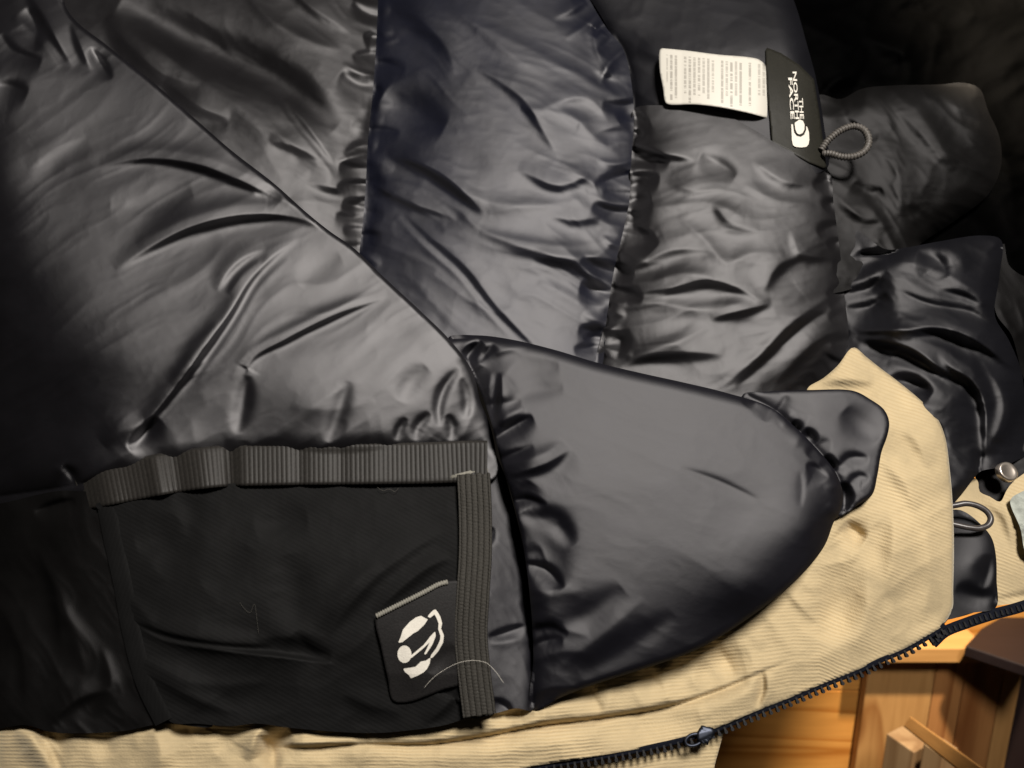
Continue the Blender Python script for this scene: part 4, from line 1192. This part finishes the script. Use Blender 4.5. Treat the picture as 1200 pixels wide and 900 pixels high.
cup1 = T([(165, 420), (178, 388), (190, 350), (225, 310), (258, 286), (285, 277), (308, 290), (322, 296), (302, 325), (268, 358), (245, 370), (217, 392), (188, 416)])
band = T([(318, 282), (335, 262), (350, 248), (362, 243), (376, 262), (388, 284), (397, 318), (391, 345), (406, 380), (402, 418), (378, 462), (350, 494), (333, 506), (338, 484), (364, 450), (384, 410), (388, 385), (376, 348), (378, 318), (366, 286), (356, 270), (334, 288)])
cup2 = T([(190, 556), (228, 551), (256, 546), (285, 518), (310, 514), (337, 496), (331, 530), (316, 558), (300, 575), (265, 594), (232, 607), (222, 590), (202, 575)])
head = T([(198 + 37 * math.cos(a) * 1.0, 480 + 46 * math.sin(a)) for a in np.linspace(0, 2 * math.pi, 22)[:-1]])
stem = T([(226, 492), (262, 462), (300, 430), (335, 385), (360, 358), (363, 384), (346, 428), (312, 480), (300, 482), (318, 446), (330, 418), (300, 446), (262, 478), (232, 502)])


def dense(poly, step=1.5):
    out = []
    for i in range(len(poly)):
        a, b = np.array(poly[i]), np.array(poly[(i + 1) % len(poly)])
        k = max(1, int(np.hypot(*(b - a)) / step))
        out += [tuple(a + (b - a) * j / k) for j in range(k)]
    return out


for nm, pl in (('printed_cup', cup1), ('printed_band', band), ('printed_cup', cup2), ('printed_note', head), ('printed_note', stem)):
    panel(nm, dense(pl, 1.0), lambda x, y: Gtag(x, y) + stroke_field(np.asarray(x), np.asarray(y), [('r', 1.5, 12, [(470, 730), (480, 770), (485, 810)]), ('s', 1.5, 10, [(505, 790), (520, 770), (535, 760)])]) + 0.035,
          M['white'], tg, res=0.6, sharp=True)

# ---- collar tag with lettering, care label, hanging loop
BT = [(897, 55), (954, 93), (969, 197), (905, 167)]


def Gb2(x, y):
    x = np.asarray(x, float); y = np.asarray(y, float)
    return Yb(x, y) - 0.7 * np.clip((x - 935) / 35, 0, 1) ** 2 + 0.24


bt = panel('brand_tag', dense([(897, 55), (915, 62), (937, 76), (954, 93), (960, 130), (969, 198), (950, 191), (905, 167), (900, 110)], 3.0), Gb2, M['satin'], J, res=1.6, thick=0.0004, sharp=True, noise=[(0.03, 22, 80, 1.5, 141)])


def Gb3(x, y):
    return Gb2(x, y) + 0.09


def lettering(text, a0, a1, b0, b1):
    """word reading down the tag, tops of the letters to the right; a along, b across (picture units)"""
    cu = bpy.data.curves.new('lettering', 'FONT')
    cu.body = text
    cu.offset = 0.018
    cu.resolution_u = 3
    ob = bpy.data.objects.new('tmp_text', cu)
    COL.objects.link(ob)
    bpy.context.view_layer.update()
    me = bpy.data.meshes.new_from_object(ob.evaluated_get(bpy.context.evaluated_depsgraph_get()))
    bpy.data.objects.remove(ob)
    n = len(me.vertices)
    c = np.zeros(n * 3); me.vertices.foreach_get('co', c); c = c.reshape(-1, 3)
    u = (c[:, 0] - c[:, 0].min()) / np.ptp(c[:, 0]); v = (c[:, 1] - c[:, 1].min()) / np.ptp(c[:, 1])
    yy = a0 + u * (a1 - a0)
    xx = b0 + v * (b1 - b0) + 0.06 * (yy - 83)
    me.vertices.foreach_set('co', P(xx, yy, Gb3(xx, yy)).ravel())
    me.update()
    me.name = 'lettering'
    return link('lettering', me, M['white'], bt, smooth=False)


lettering('THE', 115, 139.5, 934.2, 938.8)
lettering('NORTH', 84, 139.5, 928.7, 933.4)
lettering('FACE', 91, 139.5, 923.2, 927.9)
D8 = lambda p: [(880 + x / 5.0, 40 + y / 5.0) for x, y in p]
dome_out = D8([(236, 520), (246, 530), (252, 575), (268, 597), (292, 602), (312, 590), (324, 560), (322, 535), (330, 545), (340, 575), (342, 620), (338, 645), (325, 660), (295, 664), (260, 660), (246, 650), (240, 620)])
dome_in = D8([(256, 520), (285, 500), (305, 508), (314, 530), (313, 560), (302, 580), (285, 588), (270, 580), (260, 556)])
for pl in (dome_out, dome_in):
    panel('printed_dome', dense(pl, 1.0), Gb3, M['white'], bt, res=0.6, sharp=True)


def Lb(x, y):
    x = np.asarray(x, float); y = np.asarray(y, float)
    u = (903 - x) / 130.0
    return Yb(900 + 0 * x, y) * (1 - u) + (Yb(x, y) + 0.5) * u + 0.36 + 0.22 * np.sin(u * np.pi) - 0.6 * np.clip((x - 885) / 18, 0, 1) ** 2 + 0.25 * np.clip((u - 0.8) / 0.2, 0, 1)


cl = panel('care_label', [(774, 57), (780, 57), (802, 59), (842, 64), (877, 67), (890, 70), (897, 77), (900, 100), (903, 138), (900, 138), (877, 132), (842, 125), (814, 122), (784, 122), (780, 120), (777, 103), (773, 80)], Lb, M['label'], J, res=1.5, thick=0.0005,
           uv=lambda x, y: ((x - 773) / 130.0, (y - 57 - (x - 773) * 0.10) / 66.0))
# braided hanging loop at the collar
lp = spline([(962, 176), (970, 165), (985, 153), (1000, 148), (1012, 152), (1018, 164), (1014, 176), (1002, 183), (988, 184), (972, 180), (964, 180)], 0.8)
tube('hanging_loop', P(lp[:, 0], lp[:, 1], 3.4 + 0.9 * np.sin(np.linspace(0, math.pi, len(lp)))), 0.0021, M['cordrope'], J, 10, rib=lambda i: 1 + 0.16 * np.sin(i * 0.8 * 2 * np.pi / 3.4))
# elastic cord loop at the far edge
lp = spline([(1098, 596), (1120, 592), (1132, 590), (1146, 593), (1157, 600), (1161, 608), (1158, 615), (1148, 619), (1134, 618), (1120, 615), (1098, 611)], 1.0)
tube('cord_loop', P(lp[:, 0], lp[:, 1], 3.3 + 0.5 * np.sin(np.linspace(0, math.pi, len(lp)))), 0.0016, M['rubber'], J, 10)

# snap fastener
sc_ = P(1180., 553., 2.0)
import bmesh
bm = bmesh.new()
prof = [(0, 0.0012), (0.0035, 0.0013), (0.0048, 0.0018), (0.0056, 0.0014), (0.0058, 0.0), (0.0058, -0.002)]
rows = []
for r, z in prof:
    if r == 0:
        rows.append([bm.verts.new((0, 0, z))])
    else:
        rows.append([bm.verts.new((r * math.cos(a), r * math.sin(a), z)) for a in np.linspace(0, 2 * math.pi, 29)[:-1]])
for k in range(28):
    bm.faces.new((rows[0][0], rows[1][k], rows[1][(k + 1) % 28]))
    for i in range(1, len(rows) - 1):
        bm.faces.new((rows[i][k], rows[i + 1][k], rows[i + 1][(k + 1) % 28], rows[i][(k + 1) % 28]))
me = bpy.data.meshes.new('snap_button'); bm.to_mesh(me); bm.free()
sb = link('snap_button', me, M['brass'], J)
nw = (NV[1] * AY + NV[2] * AZ)
sb.matrix_parent_inverse = J.matrix_world.inverted()
sb.matrix_world = Matrix.Translation(Vector(sc_.tolist())) @ (Vector(nw.tolist()) + Vector((0.12, 0, 0.1))).to_track_quat('Z', 'Y').to_matrix().to_4x4()

# ---- loose threads and lint
def hair(name, pts, hf, rad, mat, label):
    l = spline(pts, 1.5)
    o = tube(name, P(l[:, 0], l[:, 1], hf(l[:, 0], l[:, 1])), rad, mat, None, 5)
    o['label'] = label
    o['category'] = 'thread'
    return o


hair('loose_hair', [(497, 806), (508, 794), (524, 783), (540, 776), (556, 774), (570, 777), (580, 786), (590, 800)], lambda x, y: Pb(x, y) + 0.62, 0.00007, M['white'], 'fine pale hair curving across the black elastic beside the pocket tag')
hair('lint_thread', [(442, 571), (449, 575), (456, 573), (463, 576), (467, 572)], lambda x, y: Pb(x, y) + 0.25, 0.00009, M['lint'], 'short grey lint thread hanging under the ribbed ribbon')
hair('lint_thread', [(281, 706), (287, 714), (293, 718), (298, 708), (301, 725), (303, 742)], lambda x, y: Pb(x, y) + 0.1, 0.00006, M['lint'], 'faint crooked lint thread on the middle of the black pocket')
